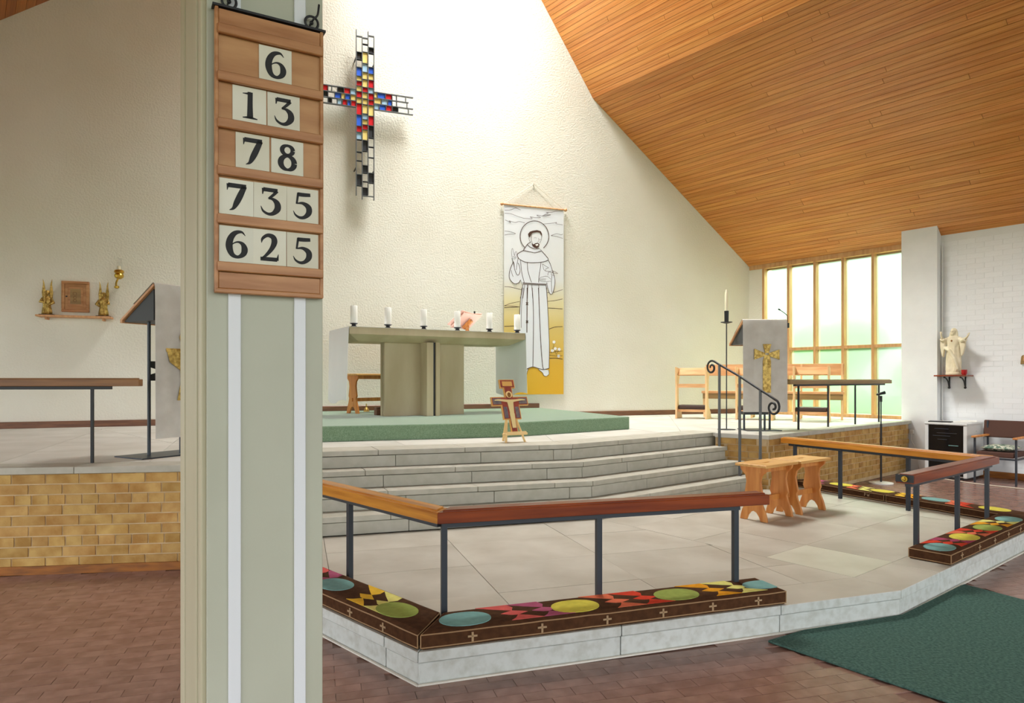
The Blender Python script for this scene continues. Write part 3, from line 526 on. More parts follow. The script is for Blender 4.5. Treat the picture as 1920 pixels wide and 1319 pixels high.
# green carpeted dais
dF_o, dR_o = -7.11, -5.80
dbend = inter(nF, dF_o, nR, dR_o); dr = Vector((1.486, 8.63)); dw = W2(.50, 0).xy
dl = dbend - dF * 2.65
dais = MB().prism([dl, dbend, dr, dw, W2(-3.25, 0).xy], ZP, ZD).build('carpeted_dais', M['carpet'], bevel=.012, seg=2); struct(dais)

# ------------------------------------------------------------------ altar wall
wb = struct(MB().plate([(-11, -.1), (5.2, -.1), (5.2, 10.4), (-11, 10.4)], 0, .3).build('wall_back', M['plaster'], loc=WO, rz=WROT))
sb = MB().b2(-10, -3.28, -.022, 0, ZP, ZP + .085); struct(sb.build('baseboard_back', M['skirting'], loc=WO, rz=WROT, bevel=.006))
sb = MB().b2(-3.23, .48, -.022, 0, ZD, ZD + .075); struct(sb.build('baseboard_dais', M['skirting'], loc=WO, rz=WROT, bevel=.006))
sb = MB().b2(.52, 4.8, -.022, 0, ZP, ZP + .085); struct(sb.build('baseboard_back_right', M['skirting'], loc=WO, rz=WROT, bevel=.006))

# ------------------------------------------------------------------ window wall (frame K: x towards the nave)
KL = (CO.x, CO.y, 0)
HEAD = 3.50
wn = bpy.data.objects.new('window_1', None); COL.objects.link(wn); wn.location = KL; wn.rotation_euler = (0, 0, KROT); struct(wn)
mk = [.30 + .488 * i for i in range(6)]
for i, k in enumerate(mk):
    MB().b2(k - .022, k + .022, -.01, .15, ZP + .05, HEAD).build('mullion', M['window_wood'], wn)
MB().b2(.02, 3.0, -.03, .16, ZP, ZP + .055).build('window_sill', M['window_wood'], wn)
MB().b2(.02, 3.0, -.02, .16, HEAD - .05, HEAD + .03).build('window_head', M['window_wood'], wn)
TZ = 1.945
for i in range(5):
    a, b_ = mk[i] + .022, mk[i + 1] - .022
    MB().b2(a, b_, -.005, .12, TZ - .025, TZ + .025).build('transom', M['window_wood'], wn)
    MB().b2(a, b_, .085, .091, ZP + .055, TZ - .025).build('pane', M['pane'], wn)
    MB().b2(a, b_, .085, .091, TZ + .025, HEAD - .05).build('pane', M['pane'], wn)
wr = MB(); wr.b2(-.4, .28, -.0, .3, -.1, 4.2); wr.b2(.25, 3.0, 0, .3, -.1, ZP)
struct(wr.build('wall_window_reveal', M['plaster'], loc=KL, rz=KROT))
col = MB().b2(2.766, 3.265, -.2, .35, -.1, 4.1).build('wall_pier', M['white_paint'], loc=KL, rz=KROT); struct(col)
rw = struct(MB().b2(3.25, 17.0, -.0472, .3, -.1, 3.62).build('wall_right', M['white_paint'], loc=KL, rz=KROT))
wbm = [MB().b2(-.1095, .1095, 0, .05, 0, .0695).mesh('brick', M['white_brick']) for _ in range(2)]
cnt = 0
for c in range(46):
    z = .09 + c * .075
    if z > 3.45: break
    x = 3.27 + (.1125 if c % 2 else 0)
    while x < 4.6 and cnt < 300:
        inst('brick', wbm[c % 2], rw, (x + .1075, -.05 + R.uniform(-.001, .001), z), (R.uniform(-.006, .006), 0, R.uniform(-.003, .003))); x += .225; cnt += 1
struct(MB().b2(3.27, 9.5, -.075, -.05, 0, .09).build('baseboard_right', M['skirt_orange'], loc=KL, rz=KROT, bevel=.006))

# ------------------------------------------------------------------ roof
def a_wall(n): return (11.17 - .3261 * n) / 1.0183
NE, ZE, NFD, ZFD, M1, M2 = 11.62, 3.42, 8.367, 6.215, .860, 1.637
M1 = (ZFD - ZE) / (NE - NFD)
ce = bpy.data.objects.new('ceiling', None); COL.objects.link(ce); struct(ce)
def P3(n, a, z): p = NN * n + TT * a; return Vector((p.x, p.y, z))
def roof_rows(name, parent, n0, z0, n1, z1, pw, a_near, m, lens, aw=a_wall, thick=.016):
    p0 = P3(n0, 0, z0); p1 = P3(n1, 0, z1); up = (p1 - p0); S = up.length; up.normalize()
    X = Vector((TT.x, TT.y, 0)); Zx = X.cross(up).normalized()
    if Zx.z < 0: Zx = -Zx
    Y = Zx.cross(X)
    rows = int(S / pw + .5); pw = S / rows
    for r in range(rows):
        s0 = r * pw; mid = p0 + up * (s0 + pw / 2)
        n = n0 + (n1 - n0) * (s0 + pw / 2) / S
        a1 = aw(n) + .02; a = a1; first = True
        while a > a_near:
            ln = R.uniform(*lens) * (R.uniform(.25, 1) if first else 1); first = False
            b0 = max(a - ln, a_near)
            if b0 - a_near < .5: b0 = a_near
            L = a - b0 - .004
            me = MB().b2(-L / 2, L / 2, -pw / 2 + .0022, pw / 2 - .0022, 0, thick)
            o = me.build(name, m, parent)
            c = mid + X * ((a + b0) / 2)
            o.matrix_local = Matrix(((X.x, Y.x, Zx.x, c.x), (X.y, Y.y, Zx.y, c.y), (X.z, Y.z, Zx.z, c.z), (0, 0, 0, 1)))
            a = b0
    b = MB(); q = Zx * .014
    v = [P3(n0, -6, z0) + q, P3(n1, -6, z1) + q, P3(n1, aw(n1) + .2, z1) + q, P3(n0, aw(n0) + .2, z0) + q]
    b.add(v + [p + Zx * .12 for p in v], [(0, 1, 2, 3), (7, 6, 5, 4), (0, 4, 5, 1), (1, 5, 6, 2), (2, 6, 7, 3), (3, 7, 4, 0)])
    b.build('ceiling_backing', M['plank_dark'], parent)
roof_rows('ceiling_board', ce, NE, ZE, NFD, ZFD, .0735, -1.2, M['plank'], (3.4, 6.5))
NT = 6.6; ZT = ZFD + M2 * (NFD - NT)
roof_rows('ceiling_board', ce, NFD, ZFD, NT, ZT, .0735, 2.0, M['plank'], (3.4, 6.5))
cl = bpy.data.objects.new('ceiling_left', None); COL.objects.link(cl); struct(cl)
zl = lambda n: 5.98 + .71 * (n - .313)
nl1 = .313 + (ZT - 5.98) / .71
roof_rows('ceiling_board', cl, -.9, zl(-.9), 1.2, zl(1.2), .13, 7.0, M['plank_left'], (9, 10))
b = MB()
v = [P3(-4, -6, zl(-4)), P3(nl1, -6, zl(nl1)), P3(nl1, a_wall(nl1) + .2, zl(nl1)), P3(-4, a_wall(-4) + .2, zl(-4))]
v = [p + Vector((0, 0, .05)) for p in v]
b.add(v + [p + Vector((0, 0, .12)) for p in v], [(0, 1, 2, 3), (7, 6, 5, 4), (0, 4, 5, 1), (1, 5, 6, 2), (2, 6, 7, 3), (3, 7, 4, 0)])
b.build('ceiling_backing', M['plank_left'], cl)
# unseen gable panel added far behind the camera to keep light off the ceiling
b = MB(); b.add([P3(-5, -6.1, 4.8), P3(12.5, -6.1, 4.8), P3(12.5, -6.1, 9.3), P3(-5, -6.1, 9.3), P3(-5, -6.3, 4.8), P3(12.5, -6.3, 4.8), P3(12.5, -6.3, 9.3), P3(-5, -6.3, 9.3)], [(0, 1, 2, 3), (7, 6, 5, 4), (0, 4, 5, 1), (1, 5, 6, 2), (2, 6, 7, 3), (3, 7, 4, 0)])
struct(b.build('gable_light_blocker', M['white_paint']))
# unseen flat ridge cover added to limit daylight; it stops short of the altar wall roof light
b = MB()
v = [P3(nl1 - .1, -6, ZT), P3(NT + .1, -6, ZT), P3(NT + .1, a_wall(NT) - 3.4, ZT), P3(nl1 - .1, a_wall(nl1) - 3.4, ZT)]
b.add(v + [p + Vector((0, 0, .15)) for p in v], [(0, 1, 2, 3), (7, 6, 5, 4), (0, 4, 5, 1), (1, 5, 6, 2), (2, 6, 7, 3), (3, 7, 4, 0)])
struct(b.build('ridge_light_cover', M['white_paint']))
# ------------------------------------------------------------------ curves and ribbons
def smooth_pts(pts, k=5):
    pts = [Vector(p) for p in pts]
    if len(pts) < 3: return pts
    P = [pts[0] * 2 - pts[1]] + pts + [pts[-1] * 2 - pts[-2]]; out = []
    for i in range(1, len(P) - 2):
        for j in range(k):
            t = j / k; a, b, c, d = P[i - 1], P[i], P[i + 1], P[i + 2]
            out.append(.5 * ((2 * b) + (c - a) * t + (2 * a - 5 * b + 4 * c - d) * t * t + (3 * b - a - 3 * c + d) * t ** 3))
    out.append(pts[-1]); return out
def ribbon(mb, pts, w, y, mi=0, k=5, flip=1):      # flat ribbon in x,z at depth y; pts (x,z) or (x,z,width)
    P = [Vector((p[0], p[1], p[2] if len(p) > 2 else w)) for p in pts]
    P = smooth_pts(P, k); n = len(P); vs = []
    for i in range(n):
        d = P[min(i + 1, n - 1)].xy - P[max(i - 1, 0)].xy
        d = d.normalized() if d.length > 1e-9 else Vector((1, 0)); nn = Vector((-d.y, d.x)) * P[i].z / 2
        vs += [(P[i].x + nn.x, y, P[i].y + nn.y), (P[i].x - nn.x, y, P[i].y - nn.y)]
    mb.add(vs, [(2 * i, 2 * i + 1, 2 * i + 3, 2 * i + 2) for i in range(n - 1)], mi)
def fill(mb, poly, y, mi=0):
    if area2(poly) < 0: poly = poly[::-1]
    mb.add([(p[0], y, p[1]) for p in poly], [tuple(range(len(poly)))], mi)

# ------------------------------------------------------------------ pillar with the hymn board
PO = Vector((-.8046, 1.8)); PR = rz_of(60)
def PL(x, y, z): c, s = math.cos(PR), math.sin(PR); return (PO.x + x * c - y * s, PO.y + x * s + y * c, z)
pl = struct(MB().b2(0.002, .304, .012, .66, 0, 5.4).build('pillar', M['pillar'], loc=(PO.x, PO.y, 0), rz=PR))
MB().b2(0.0, .304, 0, .014, 0, 5.4).build('front_panel', M['pillar'], pl, bevel=.002)
for x in (.052, .2235): MB().b2(x, x + .0315, -.007, .0, 0, 5.4).build('batten', M['batten'], pl, bevel=.0015)
for y0, y1, x in ((.03, .10, -.012), (.115, .43, -.016), (.445, .5, -.012), (.515, .655, -.016)):
    MB().b2(x, .004, y0, y1, 0, 5.4).build('side_board', M['pillar_side'], pl, bevel=.004, seg=2)
BX0, BX1, BZ0, BZ1 = .016, .298, 1.628, 2.378
hb = thing('hymn_board', 'tall wooden hymn number board hanging on the sage green pillar', 'hymn board', (PO.x, PO.y, 0), PR)
def hbm(mb, name, m, **k): return mb.build(name, m, hb, **k)
hbm(MB().b2(BX0 + .008, BX1 - .008, -.024, -.010, BZ0 + .008, BZ1 - .004), 'back_panel', M['teak'])
fr = MB(); fr.b2(BX0, BX0 + .009, -.032, -.008, BZ0, BZ1); hbm(fr, 'frame_side', M['teak_h'], bevel=.002)
fr = MB(); fr.b2(BX1 - .009, BX1, -.032, -.008, BZ0, BZ1); hbm(fr, 'frame_side', M['teak_h'], bevel=.002)
hbm(MB().b2(BX0, BX1, -.033, -.008, BZ0, BZ0 + .012), 'frame_bottom', M['teak_h'], bevel=.002)
hbm(MB().b2(BX0 + .009, BX1 - .009, -.03, -.02, BZ1 - .05, BZ1 - .004), 'top_board', M['teak_h'], bevel=.0015)
hbm(MB().b2(BX0 + .009, BX1 - .009, -.03, -.02, BZ0 + .012, BZ0 + .055), 'bottom_board', M['teak_h'], bevel=.0015)
SZ = [2.307, 2.183, 2.060, 1.936, 1.809, 1.684]
for z in SZ: hbm(MB().b2(BX0 + .006, BX1 - .002, -.041, -.029, z, z + .025), 'slat', M['teak_h'], bevel=.002)
hbm(MB().b2(BX0 - .006, BX1 + .006, -.034, -.006, BZ1, BZ1 + .006), 'top_strip', M['iron'])
for x in (.052, .268):
    ring = MB(); ring.tube([(x + .018 * math.cos(t), -.02, BZ1 + .024 + .018 * math.sin(t)) for t in [math.tau * i / 20 for i in range(21)]], .0035, 6, cap=False)
    hbm(ring, 'hanging_ring', M['iron'], smooth=True)
    hk = MB(); hk.tube(smooth_pts([(x, .0, BZ1 + .026), (x, -.022, BZ1 + .026), (x + .004, -.03, BZ1 + .032), (x + .014, -.03, BZ1 + .045), (x + .018, -.03, BZ1 + .075)], 4), .003, 6); hk.ball((x, -.018, BZ1 + .025), .006)
    hbm(hk, 'hook', M['iron'], smooth=True)
DIG = {
 '6': [[(.90, 1.06, .02), (.72, 1.22, .10), (.42, 1.14, .19), (.22, .86, .25), (.17, .5, .27), (.3, .16, .20), (.56, .06, .13), (.80, .2, .21), (.87, .43, .25), (.78, .66, .17), (.58, .75, .08), (.38, .68, .05), (.25, .55, .03)]],
 '1': [[(.53, 1.24, .20), (.52, .6, .21), (.52, .04, .25)], [(.18, 1.14, .03), (.36, 1.15, .07), (.55, 1.17, .16)], [(.18, .03, .04), (.5, .06, .1), (.86, .03, .04)]],
 '3': [[(.16, 1.17, .17), (.5, 1.17, .17), (.84, 1.17, .17)], [(.16, 1.22, .12), (.13, .94, .03)], [(.82, 1.16, .14), (.64, .96, .12), (.42, .76, .09)], [(.40, .76, .04), (.62, .75, .13), (.82, .58, .24), (.84, .32, .26), (.64, .09, .17), (.40, .04, .12), (.16, .16, .09), (.05, .38, .02)]],
 '7': [[(.12, 1.16, .19), (.5, 1.16, .19), (.94, 1.16, .19)], [(.12, 1.22, .12), (.08, .92, .02)], [(.86, 1.18, .20), (.66, .72, .24), (.5, .38, .22), (.36, .12, .12), (.18, .02, .02)]],
 '8': [[(.5 + .26 * math.cos(t), .97 + .22 * math.sin(t), .10 + .09 * abs(math.cos(t))) for t in [math.tau * i / 14 for i in range(15)]], [(.5 + .33 * math.cos(t), .37 + .32 * math.sin(t), .11 + .13 * abs(math.cos(t))) for t in [math.tau * i / 16 for i in range(17)]]],
 '5': [[(.26, 1.15, .17), (.55, 1.15, .17), (.88, 1.17, .15)], [(.28, 1.22, .10), (.20, .68, .08)], [(.18, .70, .04), (.50, .74, .13), (.78, .58, .24), (.80, .31, .24), (.60, .09, .16), (.36, .04, .12), (.14, .15, .08), (.03, .34, .02)]],
 '2': [[(.10, .82, .02), (.15, 1.02, .11), (.38, 1.19, .15), (.64, 1.13, .22), (.71, .9, .24), (.58, .58, .18), (.32, .26, .12), (.08, .07, .06)], [(.05, .08, .16), (.45, .08, .17), (.84, .08, .17)], [(.84, .04, .12), (.90, .34, .02)]]}
rows = [('6', [.1266]), ('13', [.0597, .1485]), ('78', [.0675, .158]), ('735', [.0265, .1125, .1995]), ('625', [.0265, .1120, .1995])]
names = {'6': 'six', '1': 'one', '3': 'three', '7': 'seven', '8': 'eight', '5': 'five', '2': 'two'}
rown = ['top row', 'second row', 'third row', 'fourth row', 'bottom row']
for ri, (ds, xs) in enumerate(rows):
    zb = SZ[ri + 1] + .004
    for d, x in zip(ds, xs):
        w, h = .0855, .118
        c = thing('number_card', f'cream card with black numeral {names[d]} in the {rown[ri]} of the hymn board', 'number card', PL(x + w / 2, -.0262, zb), PR, 'numeral cards on the hymn board')
        c.rotation_euler = (R.uniform(-.01, .0), R.uniform(-.008, .008), PR)
        MB().b2(-w / 2, w / 2, -.0006, .0006, 0, h).build('card', M['card'], c)
        q = MB()
        for s in DIG[d]:
            ribbon(q, [(-.0275 + p[0] * .055, .034 + p[1] * .058, p[2] * .064) for p in s], .01, -.0012)
        q.build('numeral', M['ink'], c)

# ------------------------------------------------------------------ communion rails on the low platform
def poly_cap(p0, p1, inward, w, m0=0, m1=0):
    d = (p1 - p0).normalized()
    return [p0, p1, p1 + inward * w + d * m1, p0 + inward * w + d * m0]
def cap(parent, poly, z0, z1, m):
    c = sum(poly, Vector((0, 0))) / 4; d = poly[1] - poly[0]; ang = math.atan2(d.y, d.x)
    loc = [Matrix.Rotation(-ang, 2) @ (p - c) for p in poly]
    b = MB(); b.prism(loc, z0, z1 - .009)
    cc = shrink(loc, .017)
    b.prism(cc, z1 - .012, z1)
    return b.build('handrail', m, parent, (c.x, c.y, 0), ang, bevel=.003)
Fc = Vector((-.372, 3.394)); f74 = hd(74); inF = Vector((-f74.y, f74.x)); lfd = hd(-43); inL = Vector((lfd.y, -lfd.x))
Fe = Fc + f74 * 1.93; Le = Fc + lfd * 2.05; CW = .12
mit = CW / math.tan(rad((74 + 43) / 2))
fr = thing('communion_rail', 'angled communion rail with red wooden top and black posts in front', 'rail', (0, 0, Z1))
cap(fr, poly_cap(Fc, Fe, inF, CW, mit, 0), ZR - Z1 - .066, ZR - Z1, M['rail_red'])
q = poly_cap(Le, Fc, inL, CW, 0, -mit); cap(fr, q, ZR - Z1 - .066, ZR - Z1, M['rail_gold'])
zb = ZR - Z1 - .066
def under(parent, a, b, z=zb): MB().bar((a.x, a.y, z - .014), (b.x, b.y, z - .014), .045, .028).build('support_bar', M['steel'], parent)
def post(parent, p, h, w=.03, ang=0, z0=0):
    MB().box((p.x, p.y, z0 + h / 2), (w, w, h), ang).build('post', M['steel'], parent)
under(fr, Fc + inF * .06 + f74 * .03, Fe + inF * .06 - f74 * .17); under(fr, Fc + inL * .06 + lfd * .05, Le + inL * .06)
for s in (.045, .892, 1.741): post(fr, Fc + inF * .06 + f74 * s, zb - .02, ang=rz_of(74))
for s in (.96, 1.95): post(fr, Fc + inL * .06 + lfd * s, zb - .02, ang=rz_of(-43))
R0 = Vector((2.758, 4.68)); Rk = Vector((4.172, 5.843)); r51 = (Rk - R0).normalized(); inR = Vector((-r51.y, r51.x))
Fq = Vector((3.165, 7.83)); rq = (Fq - Rk).normalized(); inQ = Vector((-rq.y, rq.x))
ca = math.acos(max(-1, min(1, (-r51).dot(rq)))); mit2 = CW / math.tan(ca / 2)
rr = thing('communion_rail', 'angled communion rail with honey and red wooden top at the right', 'rail', (0, 0, Z1))
cap(rr, poly_cap(R0, Rk, inR, CW, 0, -mit2), ZR - Z1 - .066, ZR - Z1, M['rail_red'])
cap(rr, poly_cap(Rk, Fq, inQ, CW, mit2, 0), ZR - Z1 - .066, ZR - Z1, M['rail_gold'])
under(rr, R0 + inR * .06 + r51 * .06, Rk + inR * .06 - r51 * .05); under(rr, Rk + inQ * .06 + rq * .04, Fq + inQ * .06 - rq * .08)
for s in (.20, 1.014, 1.72): post(rr, R0 + inR * .06 + r51 * s, zb - .02, ang=rz_of(50))
for p in ((3.43, 7.133), (3.763, 6.483), (3.16, 7.62)): post(rr, Vector(p), zb - .02, ang=rz_of(-27))
MB().box((*(R0 + inR * .06 - r51 * .004), zb + .035), (.012, .115, .05), rz_of(50.6)).build('end_plate', M['darkbox'], rr)
lt = MB(); p = R0 + inR * .055 - r51 * .012
lt.tube([(p.x, p.y, zb + .034), (p.x - r51.x * .012, p.y - r51.y * .012, zb + .034)], .02, 14)
lt.tube([(p.x - r51.x * .02, p.y - r51.y * .02, zb + .018), (p.x - r51.x * .02, p.y - r51.y * .02, zb + .05)], .005, 8); lt.ball((p.x - r51.x * .022, p.y - r51.y * .022, zb + .034), .009)
lt.build('brass_latch', M['brass'], rr, smooth='angle')

# ------------------------------------------------------------------ kneeler cushions
CH = .078; CWD = .262
def cushion(label, origin, d, L, m0, m1, ovals, shards, crosses, letters=None, inner=False):
    t = thing('kneeler_cushion', label, 'cushion', (origin.x, origin.y, Z1 + .001), math.atan2(d.y, d.x), 'brown kneeler cushions along the communion rails')
    W = CWD; e = .012
    o0 = [Vector((.004, .0)), Vector((L - .004, .0)), Vector((L - .004 - m1, W)), Vector((.004 + m0, W))]
    b = MB(); loops = [(e * .6, 0), (0, .012), (-.003, CH * .5), (0, CH - .012), (e * .5, CH - .002), (e * 2.2, CH + .004)]
    vs = []
    for g, z in loops: vs += [(p.x, p.y, z) for p in (shrink(o0, g) if g > 0 else o0)]
    n = 4; fs = [tuple(range(3, -1, -1))] + [(i * n + j, i * n + (j + 1) % n, (i + 1) * n + (j + 1) % n, (i + 1) * n + j) for i in range(len(loops) - 1) for j in range(n)] + [tuple(range((len(loops) - 1) * n, len(loops) * n))]
    b.add(vs, fs); b.build('cushion_body', M['cush'], t)
    pp = MB()
    top = [Vector((p.x, p.y, CH - .008)) for p in o0] ; bot = [Vector((p.x, p.y, .012)) for p in o0]
    for ring in (top, bot):
        pts = []
        for i in range(4):
            a, c = ring[i], ring[(i + 1) % 4]; k = max(2, int((c - a).length / .12))
            pts += [a.lerp(c, j / k) + Vector((0, 0, R.uniform(-.002, .002))) for j in range(k)]
        pts.append(pts[0]); pp.tube(pts, .0032, 5, cap=False)
    for a, c in zip(top, bot): pp.tube([a, c], .0032, 5)
    pp.build('piping', M['piping'], t)
    zt = CH + .0055
    def shape(pts, m, name, up=0):
        q = MB(); pts = [(min(max(x, 0.02 + m0 * max(0, y) / W), L - .02 - m1 * max(0, y) / W), y) for x, y in pts]
        q.prism(pts, zt - .0025, zt + up); q.build(name, M[m], t)
    for x, m, ry in ovals:
        c = W * .44
        shape([(x + .128 * math.copysign(abs(math.cos(a)) ** .85, math.cos(a)), c + ry * math.sin(a)) for a in [math.tau * i / 28 for i in range(28)]], m, 'oval_patch', .0014)
    for x, m in shards:
        shape([(x - .17, W - .018), (x - .005, W - .018), (x + .015, W * .76), (x - .003, W * .595), (x - .09, W * .76)], m, 'wedge_patch')
        shape([(x - .07, W * .48), (x - .003, W * .60), (x + .07, W * .47), (x + .01, W * .355), (x - .02, W * .37)], m, 'diamond_patch')
        shape([(x + .01, W * .36), (x + .06, W * .26), (x + .125, .026), (x - .045, .026), (x - .015, W * .2)], m, 'wedge_patch')
    for x in crosses:
        y = W + .0035 if inner else -.0032
        q = MB(); q.b2(x - .005, x + .005, y - .0012, y + .0012, .016, CH - .018); q.b2(x - .023, x + .023, y - .0012, y + .0012, CH * .47, CH * .47 + .009); q.build('stitched_cross', M['tan_cross'], t)
    if letters:
        q = MB(); x, = letters; y = W + .004
        for pts in ([(0, 0), (0, .032)], [(0, .032), (-.014, .028), (-.014, .018), (0, .015)], [(-.03, .03), (-.036, .002), (-.043, .022), (-.050, .002), (-.056, .03)]):
            for a, c in zip(pts[:-1], pts[1:]): q.bar((x + a[0], y, .028 + a[1]), (x + c[0], y, .028 + c[1]), .004, .002, up=(0, 1, 0))
        q.build('stitched_initials', M['tan_cross'], t)
    return t
mA = CWD / math.tan(rad(57.5)); mRC = CWD / math.tan(rad(180 - 76) / 2)
mRC = CWD / math.tan(math.acos(max(-1, min(1, (-BR).dot(RF)))) / 2)
cushion('long brown kneeler cushion with coloured ovals along the front rail', A + AB * .012 - nAB * .012, AB, 2.05, mA, 0,
        [(.245, 'c_teal', .092), (.826, 'c_yel', .09), (1.422, 'c_green', .09), (1.985, 'c_teal', .07)],
        [(.50, 'c_rose'), (.665, 'c_pink'), (1.07, 'c_salmon'), (1.235, 'c_red'), (1.66, 'c_orange'), (1.82, 'c_pale')], [.25, .60, .95, 1.27, 1.57, 1.86])
LL = 1.95
cushion('brown kneeler cushion on the left leg of the platform, partly behind the pillar', A - LA * (LL + .012) - nLA * .012, LA, LL, 0, mA,
        [(LL - .33, 'c_green', .09), (LL - .93, 'c_teal', .09), (LL - 1.5, 'c_yel', .09)],
        [(LL - .62, 'c_gold'), (LL - .46, 'c_pale'), (LL - 1.2, 'c_rose'), (LL - 1.06, 'c_pink')], [LL - .28, LL - .58, LL - .9, LL - 1.2])
RL = (RC - B).length - .83
cushion('brown kneeler cushion with bright patches at the right of the gap', B + BR * .818 - nBR * .012, BR, RL, 0, mRC,
        [(.14, 'c_teal', .09), (.62, 'c_yel', .09), (1.12, 'c_green', .09), (1.64, 'c_teal', .09)],
        [(.32, 'c_red'), (.45, 'c_plum'), (.80, 'c_salmon'), (.94, 'c_red'), (1.32, 'c_orange'), (1.46, 'c_pale')], [.2, .55, .88, 1.2, 1.5, 1.8])
FL2 = 1.28
cushion('brown kneeler cushion on the far leg of the right rail, nearest the corner', RC + RF * .0 - nRF * .012, RF, FL2, mRC, 0,
        [(.33, 'c_yel', .09), (.86, 'c_teal', .09)], [(.60, 'c_red'), (.70, 'c_salmon'), (1.10, 'c_orange'), (1.2, 'c_gold')], [.3, .6, .9])
cushion('brown kneeler cushion with stitched initials on the far rail beside the brick wall', RC + RF * (FL2 + .015) - nRF * .012, RF, 1.13, 0, 0,
        [(.12, 'c_yel', .08), (.62, 'c_yel', .09)], [(.32, 'c_pale'), (.46, 'c_salmon'), (.9, 'c_pink'), (1.02, 'c_rose')], [], letters=(.22,))

# rug on the nave floor
q = MB().prism(rugpoly, .001, .013)
o = q.build('floor_rug', M['rug'], bevel=.003); tag(o, 'dark green rug on the tiled floor against the platform step', 'rug')

# ------------------------------------------------------------------ rails on the high platform
def high_rail(label, p0, p1, z, posts, bar0, bar1, m, w=.075, h=.062):
    t = thing('altar_rail', label, 'rail', (0, 0, ZP))
    d = (p1 - p0).normalized(); inw = Vector((-d.y, d.x)); n0 = p0 - inw * w / 2; n1 = p1 - inw * w / 2
    cap(t, [n0, n1, n1 + inw * w, n0 + inw * w], z - ZP - h, z - ZP, m)
    MB().bar((*bar0, z - ZP - h - .012), (*bar1, z - ZP - h - .012), .035, .024).build('support_bar', M['iron'], t)
    for p in posts: MB().box((p[0], p[1], (z - ZP - h - .012) / 2), (.019, .019, z - ZP - h - .012), math.atan2(d.y, d.x)).build('post', M['iron'], t)
g = bd
lp = Vector((-3.168, 5.153))
high_rail('brown wooden altar rail on a thin black post above the left brick wall', lp - g * 1.55, lp + g * .345, 1.411, [lp, lp - g * 1.3], lp - g * 1.45, lp + g * .135, M['rail_brown'])
pd = (Vector((5.62, 10.27)) - Vector((3.588, 8.551))).normalized(); a0 = Vector((3.588, 8.551))
high_rail('pale brown altar rail on four thin posts in front of the window', a0 - pd * .28, a0 + pd * 2.80, 1.402, [a0 + pd * s for s in (0, .80, 1.62, 2.42)], a0 - pd * .1, a0 + pd * 2.6, M['rail_olive'])
# ------------------------------------------------------------------ stained glass cross on the altar wall
cr = thing('stained_glass_cross', 'large openwork metal cross with coloured glass panes on the altar wall', 'cross', W2(-2.401, -.16, 5.571), WROT)
W_ = .087; fb = MB(); T_ = .0055
zt0 = max(c[3] for c in CROSS_CELLS); zb0 = min(c[2] for c in CROSS_CELLS)
def zb_col(i): return [c for c in CROSS_CELLS if abs(c[0] - (i - 1.5) * W_) < .002 and c[3] - c[2] < 9 and abs(c[1] - c[0] - W_) < .003]
for i in range(4):
    x = (i - 1.5) * W_
    hi = zt0 + (.06 if i in (0, 2) else (-.04 if i == 1 else -.01)); lo = zb0 - (.05 if i in (0, 1, 3) else -.02) + (.05 if i == 0 else 0)
    fb.b2(x - T_, x + T_, -.02, .02, lo, hi)
xr = max(c[1] for c in CROSS_CELLS); xl = min(c[0] for c in CROSS_CELLS)
for j in range(4):
    z = (1.5 - j) * W_
    fb.b2(xl - .03, -1.5 * W_, -.02, .02, z - T_, z + T_); fb.b2(1.5 * W_, xr + (.07 if j in (0, 2, 3) else 0), -.02, .02, z - T_, z + T_)
panes = []
for x0, x1, z0, z1, c in CROSS_CELLS:
    vert = abs((x1 - x0) - W_) < .004 and abs(x0) < 1.55 * W_ and abs(x1) < 1.55 * W_
    if vert:
        fb.b2(x0, x1, -.02, .02, z1 - T_, z1 + T_)
        if c != 'e': fb.b2(x0, x1, -.02, .02, z0 - T_, z0 + T_)
    else:
        fb.b2(x0 - T_, x0 + T_, -.02, .02, z0, z1); fb.b2(x1 - T_, x1 + T_, -.02, .02, z0, z1)
    if c in 'blyr': panes.append((x0, x1, z0, z1, c))
    if c == 'd': MB().b2(x0 + T_, x1 - T_, .004, .02, z0 + T_, z1 - T_).build('dark_panel', M['darkbox'], cr)
fb.build('metal_frame', M['lead'], cr)
for x0, x1, z0, z1, c in panes: MB().b2(x0 + T_, x1 - T_, -.006, .004, z0 + T_, z1 - T_).build('glass_pane', M['sg_' + c], cr)
for x, z in ((-.13, .62), (-.13, -1.02), (.13, .55), (.13, -1.05)):
    MB().bar((x, .02, z), (x - .01, .158, z - .02), .014).build('standoff', M['darkbox'], cr)

# ------------------------------------------------------------------ banner
BW, BH = 1.066, 3.08
bn_ = thing('banner', 'tall white and gold hanging banner printed with a robed saint outline', 'banner', W2(-.158, -.05, 1.154), WROT)
cb = MB(); nx, nz = 16, 20; vs = []
for j in range(nz + 1):
    for i in range(nx + 1):
        x = BW * i / nx; z = BH * j / nz
        vs.append((x, .004 * math.sin(x * 7) * (1 - j / nz), z))
k = len(vs); vs += [(p[0], p[1] + .004, p[2]) for p in vs]
fs = [(j * (nx + 1) + i, j * (nx + 1) + i + 1, (j + 1) * (nx + 1) + i + 1, (j + 1) * (nx + 1) + i) for j in range(nz) for i in range(nx)]
fs += [tuple(k + q for q in f[::-1]) for f in fs]
cb.add(vs, fs); cloth = cb.build('printed_cloth', M['banner'], bn_, smooth=True)
fb = MB(); mi = {'robe': 0, 'robe2': 1, 'dark': 2}
for n, (c, pts) in enumerate(BANNER_FILLS): fill(fb, pts, -.0055 - .0007 * (0 if c == 'robe' else 1 + n * .1), mi[c])
fb.build('printed_figure', [M['robe'], M['robe2'], M['printbrown']], cloth)
lb = MB()
for w, pts in BANNER_LINES: ribbon(lb, pts, w, -.0085, k=4)
lb.build('printed_outline', M['printbrown'], cloth)
